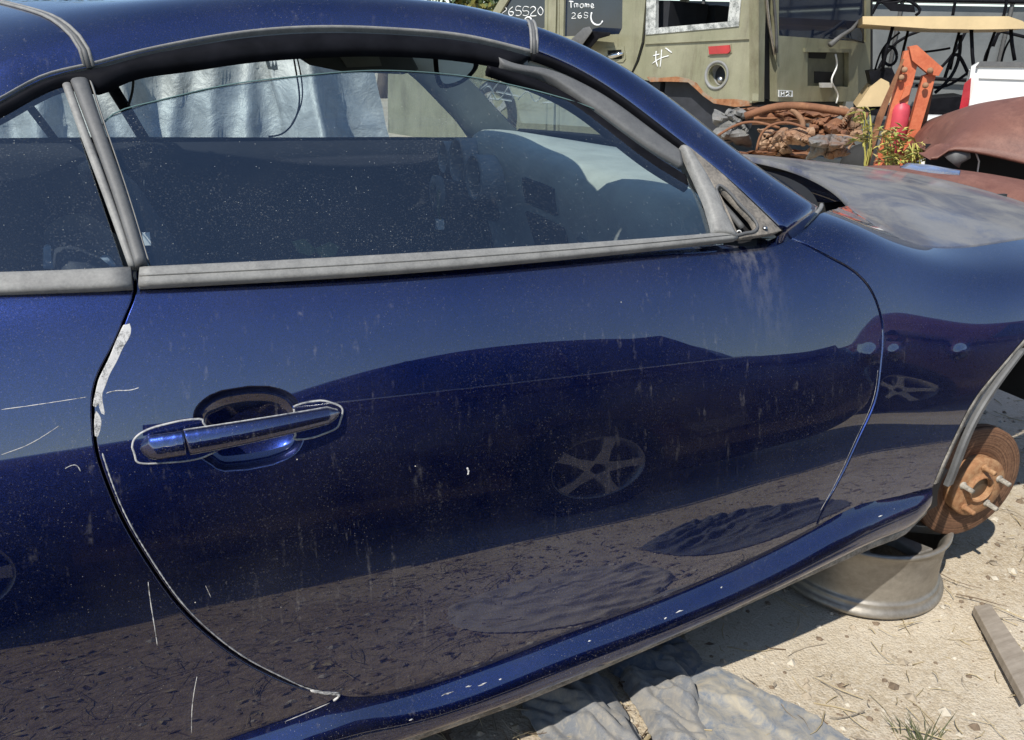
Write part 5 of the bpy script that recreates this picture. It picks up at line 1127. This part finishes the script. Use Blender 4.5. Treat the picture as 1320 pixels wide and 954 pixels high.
# --- golf cart
GP = Plane(at_d(1215, 60, 9.6), math.radians(-42)); M_TAN = simple('tan_fibreglass', (.55, .41, .22), .5, var=.12, scale=4)
GC = thing('golf_cart', tuple(GP(1215, 60)*np.array((1, 1, 0))), 'golf cart with tan roof and bare black frame against the grey wall', 'golf cart')
rf = flat('roof', GP, [(1112, 21), (1300, 21), (1318, 27), (1328, 34), (1322, 37), (1262, 38), (1200, 37), (1140, 33), (1112, 31)], M_TAN, 1.2, GC, d=.6)
for a, b, d, r in (((1151, 34), (1137, 92), .45, .016), ((1252, 36), (1257, 105), .45, .016), ((1303, 36), (1308, 78), .45, .016), ((1172, 34), (1160, 90), -.4, .014), ((1238, 36), (1225, 90), -.4, .014), ((1284, 37), (1270, 80), -.4, .014)): MB().tube([GP(*a, d), GP((a[0]+b[0])/2-1, (a[1]+b[1])/2, d), GP(*b, d)], r, 8).build('roof_post', M_BLACK, GC)
flat('front_cowl', GP, [(1122, 112), (1136, 101), (1146, 106), (1150, 130), (1140, 137), (1104, 138)], M_TAN, .9, GC, d=.45)
flat('dash', GP, [(1120, 92), (1150, 88), (1160, 110), (1125, 115)], M_BLACK, .8, GC, d=.4)
flat('seat_frame', GP, [(1195, 128), (1245, 124), (1248, 152), (1195, 155)], M_BLACK, .8, GC, d=.4)
for l, r in (([(1160, 96), (1180, 70), (1200, 66), (1225, 62)], .02), ([(1205, 120), (1225, 100), (1236, 75), (1238, 45)], .03), ([(1180, 110), (1215, 112), (1250, 92)], .025), ([(1218, 100), (1232, 70), (1250, 100)], .03), ([(1128, 90), (1140, 60), (1160, 42)], .018), ([(1290, 85), (1296, 62), (1306, 45)], .018)):
    MB().tube([GP(*p, .1) for p in smooth(np.array(l, float), 12)], r*.55, 7).build('frame_tube', M_BLACK, GC)
MB().tube([GP(1147+9*math.cos(a), 72+12*math.sin(a), .25) for a in np.linspace(0, 6.28, 20)], .014, 6).build('steering_wheel', M_BLACK, GC)
flat('floor', GP, [(1105, 140), (1320, 150), (1320, 158), (1105, 148)], M_BLACK, 1.0, GC, d=.5)
for l in (1125, 1290): MB().lathe([(0, .1), (.2, .1), (.23, .06), (.23, -.06), (.2, -.1)], GP(l, 152, .35)*np.array((1, 1, 0))+np.array((0, 0, .23)), np.stack([GP.u, np.array((0, 0, 1.0)), GP.n], 1), 24).build('wheel', M_TYRE, GC)

# --- grey sheet wall and pipes behind
WP = Plane(at_d(1220, 60, 12.2), math.radians(-42)); M_SHEET = NT('grey_sheet_metal'); _k = M_SHEET.noise(1.3, 5, .6, dist=.4); M_SHEET.P(Base_Color=M_SHEET.mix(M_SHEET.ramp(_k, .35, .7), (.105, .112, .112), (.18, .188, .185)), Roughness=.5, Metallic=.2, Normal=M_SHEET.bump(_k, .3, .05)); M_SHEET = M_SHEET.m
WALL = thing('sheet_wall', tuple(WP(1220, 60)*np.array((1, 1, 0))), 'tall grey sheet metal wall across the back of the yard', 'wall')
o0 = WP(1220, 60)*np.array((1, 1, 0))
for i in range(-4, 7):
    mb = MB(); R_ = np.stack([WP.u, WP.n, np.array((0, 0, 1.0))], 1)
    for j, (z0, z1) in enumerate(((0, 1.9), (1.92, 3.9))): mb.box(o0+WP.u*(i*1.22)+WP.n*(.01*(i % 2))+np.array((0, 0, (z0+z1)/2)), (1.205, .03, z1-z0), R_)
    mb.build('wall_sheet', M_SHEET, WALL, bevel=.006)
for i in range(-4, 8): MB().tube([o0+WP.u*(i*1.22-.61)+WP.n*.05+np.array((0, 0, z)) for z in (0, 2, 3.9)], .025, 6).build('wall_post', M_GREY2, WALL)
for z in (1.05, 1.95, 2.3): MB().tube([o0+WP.u*a+WP.n*.09+np.array((0, 0, z)) for a in (-5.4, 0, 7.8)], .022, 6).build('wall_rail', M_BLACK, WALL)
RK = thing('tube_rack', tuple(WP(1180, 60, 1.2)*np.array((1, 1, 0))), 'black bent tube frame standing above and behind the golf cart roof', 'tube frame')
for l in ([(1124, 18), (1132, 2), (1140, -30)], [(1132, 4), (1180, 6), (1186, 14), (1180, 20)], [(1130, 3), (1165, 0), (1190, -30)], [(1128, 100), (1150, 60), (1185, 40), (1330, 50)], [(1290, 40), (1270, 75), (1268, 90)], [(1200, 100), (1235, 60), (1245, 40)], [(1300, -20), (1295, 15), (1280, 60)], [(1228, 20), (1236, -25)]):
    MB().tube([WP(*p, 1.2) for p in smooth(np.array(l, float), 14)], .017, 7).build('frame_tube', M_BLACK, RK)
flat('frame_plate', WP, [(1136, 3), (1178, 6), (1180, 16), (1148, 14)], M_BLACK, .03, RK, d=1.22)

# --- silver tarpaulin over something parked on the far side
M_TARP = NT('silver_tarpaulin'); _k = M_TARP.noise(9, 6, .65, dist=.7); _k2 = M_TARP.noise(38, 4, .6)
M_TARP.P(Base_Color=M_TARP.mix(M_TARP.ramp(_k, .3, .7), (.25, .265, .26), (.46, .48, .47)), Metallic=.25, Roughness=.55, Normal=M_TARP.bump(M_TARP.math('ADD', _k, M_TARP.math('MULTIPLY', _k2, .25)), .38, .03)); M_TARP = M_TARP.m
mb = MB(); secs = []; r8 = np.random.default_rng(12); fx = [(r8.uniform(-4.3, -.8), r8.uniform(.025, .08), r8.uniform(.02, .075), r8.uniform(-.3, .3)) for _ in range(60)]
prof = smooth(np.array([(2.38, -.02), (2.42, .3), (2.47, .75), (2.55, 1.15), (2.66, 1.46), (2.85, 1.58), (3.3, 1.64), (3.8, 1.58), (4.0, 1.2), (4.05, 0)]), 60)
for x in np.linspace(-4.4, -.86, 260):
    row = []
    for i, (y, z) in enumerate(prof):
        f = 0
        for x0, w, a, sl in fx: f += a*math.exp(-((x-x0-sl*(z-1))/w)**2)
        k = max(0, min(1, (1.75-z)))*(1 if y < 3 else .3); e = max(0, (x+1.14+.02)/.28) if x > -1.14 else 0
        row.append(np.array((x-.18*max(0, z-.85)*(1 if x > -1.3 else 0), y-f*k+.012*math.sin(x*31+z*17)+.008*math.sin(x*57-z*41)+.25*e*e*.0, z-.35*max(0, (x+1.1))*0)))
    secs.append(row)
mb.loft(secs); TP_ = mb.build('tarpaulin', M_TARP); tag(TP_, 'crinkled silver tarpaulin draped over a parked vehicle beyond the coupe', 'tarpaulin')

# --- trees beyond
def tree(x, y, h, r, seed, label, mats):
    q = np.random.default_rng(seed); T = thing('tree', (x, y, 0), label, 'tree', 'trees behind the yard')
    tk = MB(); tk.tube(smooth(np.array([(x, y, -.1), (x+.05*r, y, h*.35), (x-.04*r, y+.05, h*.7), (x, y, h*.9)]), 10), np.linspace(.16, .04, 10)*h/5, 8)
    cl = []
    for k in range(11):
        a = q.uniform(0, 6.28); z = h*q.uniform(.35, .9); rr = r*q.uniform(.4, .85)*math.sin(math.pi*min(.95, z/h*.85)); e = np.array((x+rr*math.cos(a), y+rr*math.sin(a), z+.1*h)); cl.append((e, r*q.uniform(.28, .5))); tk.tube([np.array((x, y, z*.75)), (np.array((x, y, z*.75))+e)/2+np.array((0, 0, .1)), e], [.05*h/5, .035*h/5, .012], 5)
    tk.build('trunk', M_BARK, T)
    lf_ = MB()
    for c, s in cl:
        for k in range(330):
            d = q.normal(0, 1, 3); d /= np.linalg.norm(d); p = c+d*s*q.uniform(.35, 1.1)*np.array((1.15, 1.15, .8)); n = d+q.normal(0, .7, 3); n /= np.linalg.norm(n); t = np.cross(n, q.normal(0, 1, 3)); t /= np.linalg.norm(t); b = np.cross(n, t); l = q.uniform(.06, .13)
            lf_.add([p-t*l, p+b*l*.45, p+t*l, p-b*l*.45], [(0, 1, 2, 3)], int(q.integers(0, 3)), False)
    lf_.build('crown', mats, T)
M_BARK = simple('bark', (.10, .075, .055), .9, bump=.4)
LM = [simple('leaf_green', (.07, .10, .025), .6, var=.3), simple('leaf_dark', (.035, .06, .018), .6, var=.3), simple('leaf_yellow', (.17, .16, .035), .6, var=.3)]
for i, (x, y, h, r, lb) in enumerate(((-.6, 20, 5.2, 2.6, 'broad green tree behind the coupe roof, left of the olive vehicle'), (3.2, 19, 4.8, 2.4, 'leafy tree seen through the olive vehicle, nearer its rear'), (5.8, 17, 4.4, 2.2, 'yellowish tree seen through the olive vehicle window'), (-5.5, 17, 5.5, 2.8, 'tall tree behind the silver tarpaulin'))): tree(x, y, h, r, 20+i, lb, LM)

# ------------------------------------------------------------------ dark sedan parked behind the viewer, seen mirrored in the door
M_MAR = simple('dark_maroon_paint', (.030, .010, .012), .3, .3, .3, 3, coat=.8)
RYp = np.array(((1.0, 0, 0), (0, 0, 1), (0, -1, 0)))
def park_car(SED, M_MAR, DX, YC, ZS):
    n0 = len(SED.children)
    kk = [(-3.25, .50, .60), (-3.18, .30, .70), (-2.95, .2, .80), (-2.4, .15, .87), (-1.4, .15, .93), (-.4, .15, .96), (.5, .15, .97), (1.05, .2, .95), (1.25, .30, .84), (1.32, .5, .66)]
    secs = []
    for x, z0, z1 in smooth(np.array(kk), 50):
        w = .86-.08*max(0, (x-.5))-.10*max(0, -2.4-x); hh = z1-z0
        P = [(-w*.88, z0), (-w*.985, z0+.12*hh), (-w, z0+.45*hh), (-w*.97, z0+.75*hh), (-w*.90, z1), (-w*.5, z1+.03), (0, z1+.04)]
        h_ = smooth(np.array(P), 16); secs.append([np.array((x, YC-a, b)) for a, b in h_]+[np.array((x, YC+a, b)) for a, b in h_[-2::-1]])
    MB().loft(secs, False, caps=True).build('body', M_MAR, SED)
    cb = [(-1.95, .93, .64), (-1.35, 1.20, .58), (-.85, 1.36, .55), (-.2, 1.38, .55), (.35, 1.28, .56), (.95, .96, .62)]
    secs = []
    for x, z, w in smooth(np.array(cb), 30): secs.append([np.array((x, YC+s*wv, zz)) for s, wv, zz in ((1, .80, .94), (1, .76, 1.0), (1, w+.08*(z-1.0)/.4*0+.05, max(1.0, z-.05)), (1, w*.6, z), (-1, w*.6, z), (-1, w+.05, max(1.0, z-.05)), (-1, .76, 1.0), (-1, .80, .94))])
    MB().loft(secs).build('cabin', M_MAR, SED)
    for xa, xb in ((-1.35, -.40), (-.30, .45)):
        pw = [(xa-(.2 if xa < -1 else 0), 1.0), (xb+(.1 if xb > 0 else 0), 1.02), (xb-(.15 if xb > 0 else 0), 1.27), (xa+(.35 if xa < -1 else 0), 1.27)]; 
        MB().add([np.array((x, YC+.80-(z-1.0)*.50, z)) for x, z in pw]+[np.array((x, YC+.78-(z-1.0)*.50, z)) for x, z in pw], [(0, 1, 2, 3), (7, 6, 5, 4), (0, 4, 5, 1), (1, 5, 6, 2), (2, 6, 7, 3), (3, 7, 4, 0)], 0, False).build('side_window', M_DGL, SED)
    for x in (-.34, -2.55):
        MB().lathe([(.37, .0), (.37, .02), (.0, .02)], np.array((x, YC+.862, .33)), RYp, 40).build('arch_void', M_DARK, SED)
        wheel_parts(np.array((x, YC+.83, .34)), RYp, .345, .22, SED, 'wheel')
        wheel_parts(np.array((x, YC-.80, .32)), RY, .32, .2, SED, 'wheel')
    MB().box((-3.2, YC+.35, .66), (.06, .3, .10)).build('headlamp', M_CHR, SED); MB().box((-3.2, YC-.35, .66), (.06, .3, .10)).build('headlamp', M_CHR, SED)
    for o in SED.children:
        me = o.data; co = np.empty(len(me.vertices)*3); me.vertices.foreach_get('co', co); co = co.reshape(-1, 3); co[:, 2] *= ZS; me.vertices.foreach_set('co', co.ravel())
    SED.location.x += DX
SED = thing('sedan', (-.9, -2.52, 0), 'dark maroon sedan mirrored in the lower half of the blue door', 'car'); park_car(SED, M_MAR, 0, -2.52, 1.0)
MB().tube([(-1.5, -2.52+.80, 1.0), (-.3, -2.52+.805, 1.0), (.7, -2.52+.80, 1.0)], .006, 6).build('belt_trim', M_CHR, SED)
M_BRV = simple('reddish_brown_paint', (.13, .045, .035), .35, .1, .2, 3, coat=.6)
BRV = thing('van', (-.9, -3.9, 0), 'tall reddish-brown van mirrored in the front fender', 'van'); park_car(BRV, M_BRV, 5.5, -3.9, 1.30)
RKO = bpy.data.objects['rocker_panel']; RKB = BVHTree.FromPolygons([Vector(v.co)+RKO.parent.location for v in RKO.data.vertices], [tuple(p.vertices) for p in RKO.data.polygons])
r6 = np.random.default_rng(31)
for (cx_, cy_, L_) in ((577, 894, 8), (604, 885, 4), (622, 882, 6), (645, 876, 2), (760, 826, 2), (876, 788, 5), (858, 797, 2), (1135, 665, 3), (530, 928, 3), (930, 757, 1.5)):
    pts = [(cx_+L_*t, cy_-L_*.35*t+r6.uniform(-.6, .6)) for t in np.linspace(-1, 1, 5)]; o3 = []
    for p in pts:
        h = RKB.ray_cast(Vector(CAM), Vector(ray(*p)))
        if h[0]: o3.append(np.array(h[0]))
    if len(o3) == 5: MB().tube(o3, [.0002, .0009, .0015, .0008, .0002], 6).build('paint_chip', M_CHIP, RKO)
cloth('cloth', [(1, 1)], M_CL3, 'x', .05, 30, 21) if False else None
def cloth_xy(pts, *a, **k):
    global at_z; keep = at_z; at_z = lambda x, y, z: np.array((x, y, z)); o = cloth('cloth', pts, *a, **k); at_z = keep; return o
cloth_xy([(-1.25, -.62), (-.95, -.70), (-.72, -.58), (-.68, -.36), (-.86, -.22), (-1.14, -.26), (-1.28, -.44)], M_cloth('beige_jacket', (.42, .38, .32), (.30, .26, .20), .5), 'crumpled beige jacket on the aisle dirt, mirrored low in the door', .028, 14, 21, dirn=.5)
cloth_xy([(-.62, -.72), (-.30, -.85), (.02, -.70), (.05, -.48), (-.22, -.36), (-.52, -.44)], M_CL2, 'pair of dark trousers on the aisle dirt, mirrored beside the jacket', .040, 14, 23, dirn=-.2)
